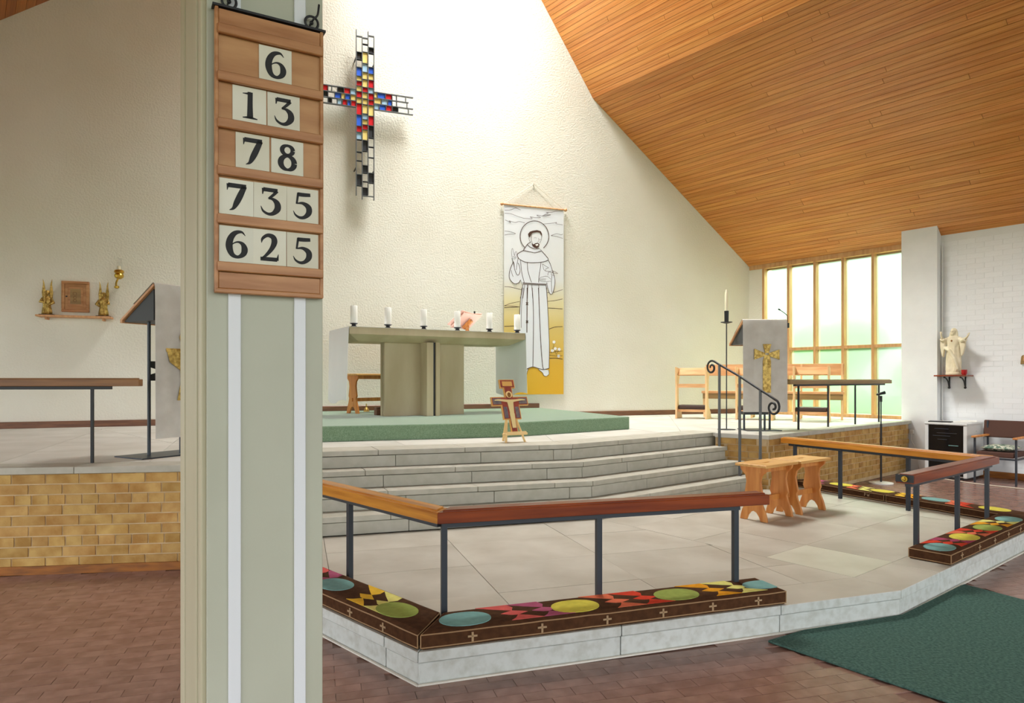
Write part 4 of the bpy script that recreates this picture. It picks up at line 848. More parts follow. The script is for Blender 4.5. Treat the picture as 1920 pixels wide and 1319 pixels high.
MB().tube([(-.03, 0, BH + .012), (BW + .03, 0, BH + .012)], .013, 10).build('hanging_rod', M['peach'], bn_, smooth='angle')
for x in (-.035, BW + .035): MB().ball((x, 0, BH + .012), .028).build('rod_knob', M['peach'], bn_, smooth=True)
sg = MB(); sg.tube([(0, -.01, BH + .02), (BW / 2, .03, BH + .40)], .004, 5); sg.tube([(BW, -.01, BH + .02), (BW / 2, .03, BH + .40)], .004, 5); sg.tube([(BW / 2, .0, BH + .40), (BW / 2, .048, BH + .40)], .008, 6)
sg.build('hanging_cord', M['cord'], bn_)

# ------------------------------------------------------------------ wall shelf, gilt figures, cupboard and lamp on the left
sh = thing('wall_shelf', 'thin pinkish wooden shelf on the left of the altar wall', 'shelf', W2(-6.55, 0, 2.205), WROT)
MB().b2(0, .84, -.20, 0, 0, .024).build('shelf_board', M['peach'], sh, bevel=.004)
for x in (.1, .74): MB().b2(x - .01, x + .01, -.13, 0, -.03, 0).build('bracket', M['peach'], sh)
cu = thing('wall_cupboard', 'small square framed wooden cupboard door set in the altar wall', 'cupboard', W2(-6.30, 0, 2.285), WROT)
CWd, CHt = .315, .405
for a in ((0, CWd, 0, .035), (0, CWd, CHt - .035, CHt)): MB().b2(a[0], a[1], -.045, 0, a[2], a[3]).build('frame_rail', M['teak_h'], cu, bevel=.006, seg=2)
for a in ((0, .035), (CWd - .035, CWd)): MB().b2(a[0], a[1], -.045, 0, .035, CHt - .035).build('frame_stile', M['teak'], cu, bevel=.006, seg=2)
dr_ = MB().b2(.037, CWd - .037, -.03, 0, .037, CHt - .037).build('door', M['teak'], cu)
MB().b2(.075, CWd - .07, -.038, -.03, .075, CHt - .075).build('raised_panel', M['teak_h'], dr_, bevel=.005)
MB().b2(.10, CWd - .095, -.0405, -.038, .105, CHt - .10).build('inset_panel', M['rail_olive'], dr_)
MB().ball((.058, -.04, CHt * .5), .011).build('knob', M['steel'], dr_, smooth=True)
q = MB()
for zz, s in ((.24, 1), (.19, .8), (.15, .9)):
    q.tube([(CWd / 2 - .004 + .022 * s * math.cos(t), -.0415, zz + .02 * s * math.sin(t)) for t in [math.tau * i / 12 for i in range(13)]], .0025, 5, cap=False)
q.build('carved_emblem', M['rail_brown'], dr_)
def gilt_figure(label, s, mirror):
    t = thing('gilt_figure', label, 'statuette', W2(s, -.095, 2.2295), WROT, 'gilt winged figures on the wall shelf')
    MB().b2(-.085, .085, -.04, .04, 0, .012).build('plinth', M['blackp'], t, bevel=.003)
    b = MB()
    prof = [(.055, .012), (.052, .06), (.044, .12), (.05, .17), (.048, .215), (.03, .245), (.016, .256)]
    n = 18; vs = []
    for r, z in prof:
        for j in range(n):
            a = math.tau * j / n; rr_ = r * (1 + .14 * math.cos(a * 6 + z * 12) * (1 if z < .15 else .3))
            vs.append((math.cos(a) * rr_, math.sin(a) * rr_ * .75, z))
    kk = len(prof)
    b.add(vs, [(i * n + j, i * n + (j + 1) % n, (i + 1) * n + (j + 1) % n, (i + 1) * n + j) for i in range(kk - 1) for j in range(n)] + [tuple(range(n - 1, -1, -1)), tuple((kk - 1) * n + j for j in range(n))])
    m = -1 if mirror else 1
    b.tube([(.045 * m, 0, .215), (.075 * m, -.02, .16), (.035 * m, -.05, .13)], [.02, .02, .012], 8)
    b.tube([(-.045 * m, 0, .215), (-.065 * m, -.03, .17), (-.01 * m, -.052, .16)], [.02, .019, .011], 8)
    body = b.build('robed_body', M['gold'], t, smooth=True)
    hh = MB(); hh.ball((0, -.004, .285), (.026, .028, .034)); hh.ball((0, .008, .292), (.03, .028, .034)); hh.ball((0, -.031, .283), (.005, .006, .007)); hh.build('head', M['gold'], t, smooth=True)
    for sx in (-1, 1):
        MB().plate([(sx * .012, .17), (sx * .055, .20), (sx * .062, .30), (sx * .05, .40), (sx * .052, .475), (sx * .035, .42), (sx * .022, .32)], .02, .034).build('wing', M['gold'], t, bevel=.004)
    MB().tube([(-.012 * m, -.056, .02), (-.012 * m, -.056, .30)], .006, 6).build('staff', M['gold'], t, smooth=True)
gilt_figure('gilt winged figure at the left end of the wall shelf', -6.445, False)
gilt_figure('gilt winged figure at the right end of the wall shelf', -5.81, True)
lm = thing('wall_lamp', 'small brass wall lamp with a clear glass chimney above the shelf', 'lamp', W2(-5.64, 0, 2.63), WROT)
q = MB(); q.tube(smooth_pts([(-.03, 0, .02), (-.03, -.05, .03), (-.02, -.10, .06), (0, -.14, .09), (.02, -.15, .12)], 4), [.012] * 17, 8); q.lathe([(.012, 0), (.03, .01), (.03, .03), (.01, .04)], 12, (-.03, -.01, -.01))
q.build('bracket_arm', M['brass'], lm, smooth='angle')
MB().lathe([(.02, .10), (.05, .12), (.058, .15), (.045, .175), (.06, .19), (.055, .215), (.035, .225)], 16, (.02, -.15, 0)).build('brass_cup', M['brass'], lm, smooth='angle')
MB().lathe([(.022, .225), (.022, .27)], 12, (.02, -.15, 0)).build('candle', M['wax_cream'], lm, smooth='angle')
vs = []; gl = MB(); gl.lathe([(.036, .225), (.038, .28), (.034, .38)], 16, (.02, -.15, 0)); gl.f = gl.f[:-2]; gl.m = gl.m[:-2]; gl.build('glass_chimney', M['clear'], lm, smooth=True)

# ------------------------------------------------------------------ lecterns
def cloth_sheet(mb, w, rows, th=.004, nx=20, amp=.006, fr=5, ph=0, mi=0):
    # rows: list of (y, z, wave) down the cloth; x from 0 to w
    n = len(rows); vs = []
    for (y, z, a) in rows:
        for i in range(nx + 1):
            x = w * i / nx; vs.append((x, y - a * amp * (.5 + .5 * math.sin(x / w * math.tau * fr * .5 + ph)) , z))
    k = len(vs); vs += [(p[0], p[1] + th, p[2] - .0005) for p in vs]
    fs = [(j * (nx + 1) + i, (j + 1) * (nx + 1) + i, (j + 1) * (nx + 1) + i + 1, j * (nx + 1) + i + 1) for j in range(n - 1) for i in range(nx)]
    back = [tuple(k + q for q in f[::-1]) for f in fs]
    W1 = nx + 1
    side = []
    for j in range(n - 1):
        for c in (0, nx):
            a, b = j * W1 + c, (j + 1) * W1 + c; f = (a, b, k + b, k + a); side.append(f if c else f[::-1])
    for i in range(nx):
        a, b = i, i + 1; side.append((a, b, k + b, k + a)); a, b = (n - 1) * W1 + i, (n - 1) * W1 + i + 1; side.append((b, a, k + a, k + b))
    mb.add(vs, fs + back + side, mi)
def lectern(label, clabel, p, h, zt, zb, w, emblem, legs, plate, bracket):
    # local x along the front, -y towards the people, desk slopes down to +y
    t = thing('lectern', label, 'lectern', (p.x, p.y, ZP), rz_of(h)); zt -= ZP; zb -= ZP
    D, drop = .46, .27
    ang = math.atan2(drop, D); sl = math.hypot(D, drop)
    c = (w / 2, D / 2, zt - drop / 2 - .012)
    MB().box(c, (w, sl, .022), rx=-ang).build('desk_board', M['peach'], t, bevel=.003)
    q = MB()
    q.add([(.02, .03, zt - .045), (.02, D - .02, zt - drop - .022), (.02, .03, zt - drop - .022), (w - .02, .03, zt - .045), (w - .02, D - .02, zt - drop - .022), (w - .02, .03, zt - drop - .022)],
          [(0, 1, 2), (5, 4, 3), (0, 3, 4, 1), (1, 4, 5, 2), (2, 5, 3, 0)])
    q.build('dark_underside', M['desk'], t)
    MB().b2(0, w, D - .03, D, zt - drop - .03, zt - drop - .008).build('bottom_ledge', M['peach'], t, bevel=.003)
    for (x, y, z0, z1) in legs: MB().tube([(x, y, z0), (x, y, z1 if z1 > 0 else zt - drop - .02)], .0135, 10).build('leg', M['steel'], t, smooth='angle')
    MB().b2(*plate, 0, .01).build('base_plate', M['steel'], t)
    if bracket:
        MB().plate([(0, 0), (.085, 0), (.085, .16), (0, .16), (0, .11), (.05, .095), (.05, .065), (0, .05)], -.005, .005).build('bracket_plate', M['blackp'], t, loc=(bracket[0], bracket[1], bracket[2]), rz=bracket[3])
    cl_ = thing('lectern_cloth', clabel, 'cloth', (p.x, p.y, ZP), rz_of(h))
    q = MB(); rows = [(D * .6, zt - drop * .6 + .009, 0), (.1, zt - .1 * drop / D + .009, 0), (.01, zt + .005, 0), (-.012, zt - .004, .1), (-.018, zt - .03, .4)]
    for i in range(1, 9): rows.append((-.02, zt - .03 + (zb - zt + .03) * i / 8, .5 + .1 * i))
    cloth_sheet(q, w, rows, amp=.014, fr=5); sheet = q.build('cloth_fall', M['vest'], cl_, smooth='angle')
    emblem(sheet, w, zt, zb)
    return t
def gold_plate(parent, name, poly, y=-.04, th=.006):
    q = MB().plate(poly, y, y + th); return q.build(name, M['gold'], parent, bevel=.002)
def cross_emblem(parent, w, zt, zb):
    x = w * .53; zc = zt - .43
    up = [(x - .025, zc + .02), (x - .05, zc + .13), (x + .055, zc + .13), (x + .025, zc + .02)]
    lf = [(x - .02, zc + .02), (x - .155, zc + .075), (x - .155, zc - .06), (x - .02, zc - .015)]; rt = [(x + .02, zc + .02), (x + .155, zc + .065), (x + .155, zc - .06), (x + .02, zc - .015)]
    dn = [(x - .03, zc), (x + .03, zc), (x + .05, zc - .08), (x + .05, zc - .46), (x - .05, zc - .46), (x - .05, zc - .08)]
    for n, pz in (('upper_arm', up), ('left_arm', lf), ('right_arm', rt), ('lower_arm', dn)): gold_plate(parent, 'gold_cross_' + n, pz)
def chalice_emblem(parent, w, zt, zb):
    x = w * .47; z0 = zb + .30
    gold_plate(parent, 'gold_chalice', [(x - .17, z0 + .415), (x + .17, z0 + .415), (x + .14, z0 + .31), (x + .05, z0 + .245), (x + .04, z0 + .16), (x + .075, z0), (x - .075, z0), (x - .04, z0 + .16), (x - .05, z0 + .245), (x - .14, z0 + .31)])
    gold_plate(parent, 'gold_chalice_rim', [(x - .175, z0 + .42), (x + .175, z0 + .42), (x + .17, z0 + .39), (x - .17, z0 + .39)], -.043)
    gold_plate(parent, 'gold_disc', [(x + .055 * math.cos(a), z0 + .51 + .055 * math.sin(a)) for a in [math.tau * i / 20 for i in range(20)]])
lectern('tall left lectern with sloping peach desk on thin steel legs', 'grey cream cloth with a gold chalice hanging over the left lectern', Vector((-2.835, 5.40)), 30, 2.165, .93, .54,
        chalice_emblem, [(.10, .22, .01, 0), (.33, .14, .01, 0)], (-.08, .62, .02, .40), (.104, .21, .62, 0))
la = lectern('tall right lectern with sloping desk on black legs behind the handrail', 'grey cream cloth with a gold flared cross hanging over the right lectern', Vector((2.80, 8.30)), 88, 2.13, 1.005, .545,
        cross_emblem, [(.06, .10, .01, .20), (.30, .06, .01, .20), (.40, .15, .01, 0)], (.07, .50, .02, .36), None)
MB().b2(.03, .33, .02, .2, .20, .235).build('lower_tray', M['blackp'], la)
mc = thing('microphone', 'thin gooseneck microphone clipped to the right lectern', 'microphone', (2.80 + .562, 8.34, 2.10), 0)
MB().tube(smooth_pts([(.0, 0, -.04), (.005, 0, .03), (.0, 0, .08), (-.05, -.01, .12), (-.10, -.02, .15)], 4), .0045, 6).build('gooseneck', M['blackp'], mc, smooth=True)
MB().tube([(-.095, -.02, .148), (-.118, -.024, .158)], .009, 8).build('mic_capsule', M['blackp'], mc, smooth=True)
MB().b2(-.012, .02, -.02, .02, -.07, -.01).build('clip', M['blackp'], mc, bevel=.003)

# ------------------------------------------------------------------ altar, cloth, candles, book
AO = Vector((-1.95, 8.19)); AR = rz_of(60); AL, AW, ATZ = 2.46, .86, 2.036
def AP(x, y, z): c, s = math.cos(AR), math.sin(AR); return (AO.x + x * c - y * s, AO.y + x * s + y * c, z)
al = thing('altar', 'stone altar with a thick slab on a cross shaped pedestal', 'altar', (AO.x, AO.y, ZD), AR)
q = MB(); h0 = ATZ - ZD
lo = [(0.02, 0.02), (AL - .02, .02), (AL - .02, AW - .02), (.02, AW - .02)]
ring = lambda g, z: [(g, g, z), (AL - g, g, z), (AL - g, AW - g, z), (g, AW - g, z)]
vs = ring(0, h0) + ring(0, h0 - .085) + ring(.02, h0 - .095) + ring(.16, h0 - .165)
q.add(vs, [(0, 1, 2, 3), (15, 14, 13, 12)] + [(i * 4 + (j + 1) % 4, i * 4 + j, (i + 1) * 4 + j, (i + 1) * 4 + (j + 1) % 4) for i in range(3) for j in range(4)])
q.build('altar_slab', M['altar'], al)
hp_ = h0 - .16
for y0, y1 in ((.25, .32), (.345, .41)): MB().b2(.527, 1.647, y0, y1, 0, hp_).build('pedestal_panel', M['altar'], al, bevel=.004)
MB().b2(.545, 1.63, .318, .35, 0, hp_).build('pedestal_gap_shade', M['darkbox'], al)  # dark filler, stands in for the shade between the two panels
for x0, x1 in ((1.013, 1.105), (1.14, 1.195)): MB().b2(x0, x1, .03, .62, 0, hp_).build('pedestal_fin', M['altar'], al, bevel=.004)
MB().b2(1.10, 1.145, .06, .6, 0, hp_).build('pedestal_gap_shade', M['darkbox'], al)  # dark filler in place of the shade between the fins
ac = thing('altar_cloth', 'white linen cloth draped over both ends of the stone altar', 'cloth', (AO.x, AO.y, 0), AR)
q = MB(); path = [(-.014 - .012, 1.125), (-.020, 1.4), (-.016, 1.75), (-.012, ATZ - .03), (-.004, ATZ + .0025), (.05, ATZ + .004)] + [(AL * i / 8, ATZ + .004) for i in range(1, 8)] + [(AL - .05, ATZ + .004), (AL + .004, ATZ + .0025), (AL + .012, ATZ - .03), (AL + .014, 1.75), (AL + .016, 1.45), (AL + .018, 1.19)]
ny = 24; vs = []
for (x, z) in path:
    for j in range(ny + 1):
        y = -.004 + (AW + .008) * j / ny; dx = 0; dz = 0
        drop = max(0, ATZ - z)
        if drop > .05: dx = (-1 if x < 0 else 1) * .02 * drop * (.5 + .5 * math.sin(y * 19 + 1)); dz = .03 * (drop > .7) * math.sin(y * 7 + .6)
        vs.append((x + dx, y, z + dz))
n = len(path); W1 = ny + 1; k = len(vs); vs += [(p[0] + (.003 if p[0] < 0 else (-.003 if p[0] > AL else 0)), p[1], p[2] - (.003 if 0 <= p[0] <= AL else 0)) for p in vs]
fs = [(i * W1 + j, (i + 1) * W1 + j, (i + 1) * W1 + j + 1, i * W1 + j + 1) for i in range(n - 1) for j in range(ny)]
rim = [(i * W1, (i + 1) * W1, k + (i + 1) * W1, k + i * W1) for i in range(n - 1)] + [(i * W1 + ny, (i + 1) * W1 + ny, k + (i + 1) * W1 + ny, k + i * W1 + ny) for i in range(n - 1)]
q.add(vs, fs + [tuple(k + a for a in f[::-1]) for f in fs] + rim); q.build('linen', M['linen'], ac, smooth='angle')
cpos = [.081, .515, .9955, 1.472, 1.951, 2.385]
nth = ['leftmost', 'second', 'third', 'fourth', 'fifth', 'rightmost']
for i, x in enumerate(cpos):
    z0 = ATZ + .0055
    hl = thing('candle_holder', f'low black candle holder, {nth[i]} from the left on the altar', 'candle holder', AP(x, .09, z0), AR, 'black candle holders on the altar')
    MB().lathe([(.034, 0), (.036, .008), (.024, .018), (.024, .026), (.05, .040), (.05, .044)], 18).build('holder_body', M['iron'], hl, smooth='angle')
    MB().lathe([(.008, .044), (.004, .05)], 8).build('spike', M['iron'], hl)
    cd = thing('pillar_candle', f'thick white pillar candle, {nth[i]} from the left on the altar', 'candle', AP(x, .09, z0 + .0445), AR, 'white candles on the altar')
    MB().lathe([(.041, 0), (.0425, .004), (.0425, .208), (.039, .213), (.02, .209)], 20).build('wax_body', M['wax'], cd, smooth='angle')
    MB().tube([(0, 0, .205), (.001, 0, .224)], .002, 5).build('wick', M['ink'], cd)
bs_ = thing('book_stand', 'wooden book stand at the right of the altar top', 'book stand', AP(1.80, .46, ATZ + .0055), AR + rad(28))
MB().lathe([(.06, 0), (.062, .012), (.03, .03), (.022, .06), (.03, .09), (.02, .11)], 14).build('turned_foot', M['pine'], bs_, smooth='angle')
MB().box((0, .02, .17), (.42, .30, .016), rx=rad(-38)).build('sloping_board', M['bookpink'], bs_, bevel=.003)
MB().box((0, -.005, .125), (.05, .17, .05), rx=rad(-38)).build('support_block', M['pine'], bs_, bevel=.004)
bk = thing('altar_book', 'open book with pink edges lying on the altar book stand', 'book', AP(1.80, .46, ATZ + .0055), AR + rad(28))
for sx in (-1, 1):
    MB().box((sx * .125, .034, .192), (.245, .30, .014), rx=rad(-38), ry=rad(-sx * 5)).build('page_block', M['bookpink'], bk, bevel=.003)
    MB().box((sx * .125, .037, .2005), (.235, .285, .004), rx=rad(-38), ry=rad(-sx * 5)).build('open_page', M['paper'], bk)
MB().box((.05, -.088, .292), (.024, .012, .03)).build('page_clip', M['blackp'], bk)

# bench, bell and block behind the altar
def panel_leg(parent, x, w, h, th, m, style=0, y0=0):
    # shaped end panel standing in the y,z plane at x
    hw = w / 2
    R_ = [(hw, h), (hw * .94, h * .93), (hw * .60, h * .84), (hw * .52, h * .72), (hw * .60, h * .58), (hw * .68, h * .46), (hw * .58, h * .40), (hw * .66, h * .30), (hw * .84, h * .18), (hw * .95, h * .08), (hw, 0), (hw * .52, 0), (hw * .42, h * .08), (hw * .22, h * .155), (0, h * .18)]
    pts = R_ + [(-p[0], p[1]) for p in R_[::-1][1:]]
    q = MB().prism(pts, x - th / 2, x + th / 2, M=Matrix(((0, 0, 1), (1, 0, 0), (0, 1, 0))))
    return q.build('leg_panel', m, parent, bevel=.003)
def stool(label, c, h, z, L, Wd, Ht, group, slot=True):
    t = thing('wooden_stool', label, 'stool', (c.x, c.y, z), rz_of(h), group)
    th = .024
    b = MB()
    if slot:
        sl, sw = .055, .014
        o_ = [(-L / 2, -Wd / 2), (L / 2, -Wd / 2), (L / 2, Wd / 2), (-L / 2, Wd / 2)]; i_ = [(-sl, -sw), (sl, -sw), (sl, sw), (-sl, sw)]
        vs = [(*p, Ht) for p in o_] + [(*p, Ht) for p in i_] + [(*p, Ht - th) for p in o_] + [(*p, Ht - th) for p in i_]
        fs = []
        for j in range(4):
            k = (j + 1) % 4
            fs += [(j, k, 4 + k, 4 + j), (8 + k, 8 + j, 12 + j, 12 + k), (k, j, 8 + j, 8 + k), (4 + j, 4 + k, 12 + k, 12 + j)]
        b.add(vs, fs)
    else: b.b2(-L / 2, L / 2, -Wd / 2, Wd / 2, Ht - th, Ht)
    b.build('seat', M['pine_top'], t, bevel=.003)
    for sx in (-1, 1): panel_leg(t, sx * (L / 2 - .055), Wd * .86, Ht - th, .026, M['pine'])
    for sy in (-1, 1): MB().b2(-L / 2 + .04, L / 2 - .04, sy * Wd * .2 - .011, sy * Wd * .2 + .011, Ht - th - .05, Ht - th).build('apron', M['pine'], t)
    MB().b2(-L / 2 + .03, L / 2 - .03, -.011, .011, Ht * .30, Ht * .30 + .05).build('stretcher', M['pine'], t, bevel=.002)
    return t
stool('pine bench standing behind the altar at the back wall', Vector((-1.93, 9.72)), 42, ZD, .90, .32, .55, None, slot=False)
bl = thing('hand_bell', 'small gilt hand bell on the green carpet under the back bench', 'bell', (-2.13, 9.99, ZD), 0)
MB().lathe([(.045, 0), (.042, .01), (.03, .045), (.014, .06)], 14).build('bell_cup', M['gold'], bl, smooth='angle')
MB().lathe([(.008, .06), (.012, .08), (.006, .10), (.01, .115)], 10).build('handle', M['gold'], bl, smooth='angle')
o = MB().b2(-.06, .06, -.05, .05, 0, .105).build('wooden_block', M['skirting'], loc=(-1.745, 9.0, ZD), rz=AR, bevel=.004); tag(o, 'small brown wooden block on the carpet behind the altar pedestal', 'block')

# ------------------------------------------------------------------ icon cross on a little easel
ez = thing('table_easel', 'small pale wooden easel standing on the top step', 'easel', (.0, 6.86, ZP), rad(30))
def leg(a, b, w=.022): MB().bar(a, b, w, .014).build('leg', M['easel'], ez)
leg((-.10, -.055, 0), (-.014, .075, .38)); leg((.12, -.055, 0), (.024, .075, .38)); leg((.005, .19, 0), (.005, .08, .37))
MB().b2(-.12, .14, -.075, -.045, .075, .098).build('ledge', M['easel'], ez, bevel=.003)
MB().b2(-.10, .12, -.083, -.075, .085, .112).build('ledge_lip', M['easel'], ez)
MB().tube([(-.125, -.06, .087), (-.14, -.06, .087)], .012, 8).build('peg', M['easel'], ez)
ic = thing('icon_cross', 'painted red and gold icon cross leaning on the small easel', 'cross', (.032, 6.806, ZP + .099), rad(30))
TI = Matrix.Rotation(rad(-19), 4, 'X') @ Matrix.Diagonal((1.14, 1, 1, 1))
def icon(mb, name, m, parent=ic):
    mb.v = [tuple(TI @ Vector(p)) for p in mb.v]; return mb.build(name, m, parent)
hgt = .56
prof = [(.033, 0), (.033, .14), (.09, .14), (.09, .285), (.185, .285), (.185, .375), (.04, .375), (.042, .47), (.075, .47), (.075, .56)]
outl = prof + [(-x, z) for x, z in prof[::-1]]
bd_ = icon(MB().plate(outl, 0, .022), 'board', M['icongold'])
inn = [(.026, .007), (.026, .147), (.083, .147), (.083, .292), (.178, .292), (.178, .368), (.033, .368), (.035, .477), (.068, .477), (.068, .553)]
icon(MB().plate(inn + [(-x, z) for x, z in inn[::-1]], -.002, 0), 'painted_ground', M['iconred'], bd_)
for x0, x1, z0, z1 in ((-.172, -.09, .30, .36), (.09, .172, .30, .36), (-.076, -.04, .155, .27), (.04, .076, .155, .27), (-.05, .05, .49, .54)):
    icon(MB().b2(x0, x1, -.0035, -.002, z0, z1), 'painted_panel', M['iconblue'] if z0 < .4 else M['icongold'], bd_)
fg = MB()
fg.plate([(-.02, .20), (.02, .20), (.028, .30), (.034, .345), (-.034, .345), (-.028, .30)], -.007, -.002)
fg.plate([(-.018, .05), (.018, .05), (.024, .20), (-.024, .20)], -.007, -.002)
fg.plate([(-.03, .345), (-.12, .352), (-.155, .345), (-.155, .336), (-.11, .334), (-.03, .32)], -.006, -.002); fg.plate([(.03, .345), (.12, .352), (.155, .345), (.155, .336), (.11, .334), (.03, .32)], -.006, -.002)
icon(fg, 'painted_figure', M['skin_paint'], bd_)
icon(MB().plate([(.032 * math.cos(a), .40 + .036 * math.sin(a)) for a in [math.tau * i / 16 for i in range(16)]], -.005, -.002), 'halo', M['easel'], bd_)
icon(MB().plate([(.017 * math.cos(a), .395 + .026 * math.sin(a)) for a in [math.tau * i / 14 for i in range(14)]], -.008, -.002), 'painted_head', M['rail_brown'], bd_)

# ------------------------------------------------------------------ paschal candle, stair handrail, mic stand
pc = thing('candle_stand', 'tall thin candle stand with one large candle beside the right lectern', 'candle stand', (2.69, 8.56, ZP), 0)
MB().lathe([(.11, 0), (.11, .006), (.02, .012)], 24).build('base_disc', M['steel'], pc, smooth='angle')
MB().tube([(0, 0, .01), (0, 0, 1.335)], .0075, 8).build('pole', M['steel'], pc, smooth='angle')
MB().lathe([(.012, 1.33), (.072, 1.345), (.07, 1.352), (.012, 1.35)], 20).build('drip_plate', M['iron'], pc, smooth='angle')
MB().lathe([(.026, 1.35), (.028, 1.49), (.024, 1.49)], 14).build('socket', M['iron'], pc, smooth='angle')
MB().lathe([(.021, 1.48), (.021, 1.71), (.019, 1.715), (.008, 1.76)], 14).build('candle', M['wax_cream'], pc, smooth='angle')
hr = thing('stair_handrail', 'black iron stair handrail with scrolled ends beside the steps', 'handrail', (0, 0, 0), 0)
H1, H2, H3 = Vector((2.43, 8.0, 1.575)), Vector((2.575, 7.72, 1.435)), Vector((2.71, 7.45, 1.285))
for p, z0 in ((H1, 4 * Z1), (H2, 2 * Z1), (H3, Z1)): MB().box((p.x, p.y, (z0 + p.z) / 2), (.022, .022, p.z - z0), rad(28)).build('post', M['lead'], hr)
d = (H3 - H1).normalized(); upv = Vector((0, 0, 1)); sd = Vector((d.x, d.y, 0)).normalized()
def scroll(c, s, r0, turns, a0):
    pts = []
    for i in range(26):
        f_ = i / 25; a = a0 + s * f_ * turns * math.tau; r = r0 * (1 - f_ * .78)
        pts.append(c + sd * (math.cos(a) * r) + upv * (math.sin(a) * r))
    return pts
u0 = H1 - d * .12; u1 = H3 + d * .16
top = scroll(u0 - sd * .02 + Vector((0, 0, -.085)), 1, .085, 1.35, rad(60))
bot = scroll(u1 + sd * .03 + Vector((0, 0, -.115)), -1, .09, 1.4, rad(50))
MB().tube(top[::-1] + [u0 + d * .06, H1, H2, H3] + [u1 - d * .05] + bot, .009, 6, flat=1.5).build('scrolled_rail', M['iron'], hr, smooth=True)
ms = thing('floor_stand', 'slim black microphone stand with round white topped base on the lower floor', 'stand', (4.968, 9.19, 0), 0)
MB().lathe([(.15, 0), (.15, .014), (.12, .02), (.02, .024)], 24).build('round_base', M['whitep'], ms, smooth='angle')
MB().tube([(0, 0, .02), (0, 0, .80)], .013, 8).build('lower_tube', M['blackp'], ms, smooth='angle'); MB().tube([(0, 0, .80), (0, 0, 1.16)], .008, 8).build('upper_tube', M['steel'], ms, smooth='angle')
MB().tube([(0, 0, 1.10), (0, 0, 1.18)], .016, 8).build('collar', M['blackp'], ms); MB().tube([(-.06, 0, 1.195), (.05, 0, 1.225)], [.012, .024], 8).build('clip_head', M['blackp'], ms, smooth=True)

# two stools end to end on the low platform
stool('pine stool with hand slot at the near left of the pair', Vector((2.30, 6.16)), 52, Z1, .52, .31, .50, 'pine stools on the low platform')
stool('pine stool with hand slot at the far right of the pair', Vector((2.745, 6.485)), 54, Z1, .50, .31, .50, 'pine stools on the low platform')
# ------------------------------------------------------------------ prayer desks and long bench by the window
PH = 118.0; px_ = hd(PH); pn_ = Vector((-px_.y, px_.x))      # x along the row, +y away from the camera
def prie_dieu(label, p, w, h=.83):
    t = thing('prayer_desk', label, 'prayer desk', (p.x, p.y, ZP), rz_of(PH), 'pale oak prayer desks before the bench')
    side = [(-.02, h), (.24, h - .03), (.23, h - .10), (.13, h - .22), (.11, h * .45), (.13, .22), (.30, .10), (.34, 0), (0, 0), (.01, h * .6)]
    for x in (0, w - .028):
        q = MB().prism([(p_[0], p_[1]) for p_ in side], x, x + .028, M=Matrix(((0, 0, 1), (1, 0, 0), (0, 1, 0)))); q.build('side_panel', M['pew_side'], t, bevel=.003)
    MB().box((w / 2, .12, h - .075), (w - .056, .02, .17), rx=rad(-50)).build('desk_top', M['pew'], t)
    MB().b2(.028, w - .028, .02, .045, h - .33, h - .27).build('cross_rail', M['pew'], t)
    MB().b2(.028, w - .028, .05, .25, .11, .15).build('kneeler_board', M['pew'], t)
    MB().b2(.034, w - .034, .045, .26, .15, .22).build('kneeler_pad', M['kneel'], t, bevel=.02, seg=2)
    return t
a_ = Vector((2.63, 11.0))
prie_dieu('pale oak prayer desk left of the stair handrail', a_, .50)
prie_dieu('pale oak prayer desk partly hidden behind the right lectern', Vector((3.50, 10.70)), .55)
prie_dieu('pale oak prayer desk seen behind the rail by the window', Vector((4.19, 10.19)), .50)
bo = a_ + pn_ * .62 + px_ * .28; BL_ = 2.15
bb = thing('long_bench', 'long pale oak bench with back rest under the frosted window', 'bench', (bo.x, bo.y, ZP), rz_of(PH - 2))
MB().b2(0, BL_, 0, .36, .40, .44).build('seat', M['pew'], bb, bevel=.004); MB().b2(.02, BL_ - .02, .01, .03, .31, .40).build('seat_apron', M['rail_olive'], bb)
MB().box((BL_ / 2, .40, .79), (BL_, .024, .19), rx=rad(-8)).build('back_rest', M['pew'], bb, bevel=.004)
for x in (.02, BL_ * .36, BL_ * .70, BL_ - .05):
    q = MB().prism([(.02, .40), (.06, 0), (.12, 0), (.16, .30), (.30, .30), (.36, 0), (.42, 0), (.38, .42), (.42, .88), (.385, .88), (.34, .44), (.02, .44)], x, x + .03, M=Matrix(((0, 0, 1), (1, 0, 0), (0, 1, 0)))); q.build('end_frame', M['pew_side'], bb)

# ------------------------------------------------------------------ things along the right white wall (frame K)
ca = thing('equipment_cabinet', 'white equipment cabinet with black glass door by the white pier', 'cabinet', (0, 0, 0), 0)
ca.location = K2(3.30, -.75, 0); ca.rotation_euler = (0, 0, KROT)
cw_, cd_, ch_ = .53, .64, .79
q = MB(); q.b2(0, .045, 0, cd_, .03, ch_ - .03); q.b2(cw_ - .045, cw_, 0, cd_, .03, ch_ - .03); q.b2(.045, cw_ - .045, .03, cd_, .03, ch_ - .03); q.build('cabinet_body', M['cab'], ca, bevel=.004)
MB().b2(-.004, cw_ + .004, -.01, cd_ + .002, ch_ - .03, ch_).build('cabinet_top', M['cab'], ca, bevel=.008, seg=2)
dr_ = MB().b2(.048, cw_ - .048, .012, .03, .05, ch_ - .035).build('glass_door', M['blackglass'], ca)
for z, w0, w1, m in ((.70, .12, .30, 'steel'), (.64, .15, .40, 'darkbox'), (.60, .10, .32, 'steel'), (.55, .16, .28, 'darkbox'), (.47, .30, .42, 'c_teal')):
    MB().b2(w0, w1, .009, .012, z, z + .008).build('status_strip', M[m], dr_)
MB().b2(.05, cw_ - .05, .05, cd_, 0, .03).build('plinth', M['darkbox'], ca)
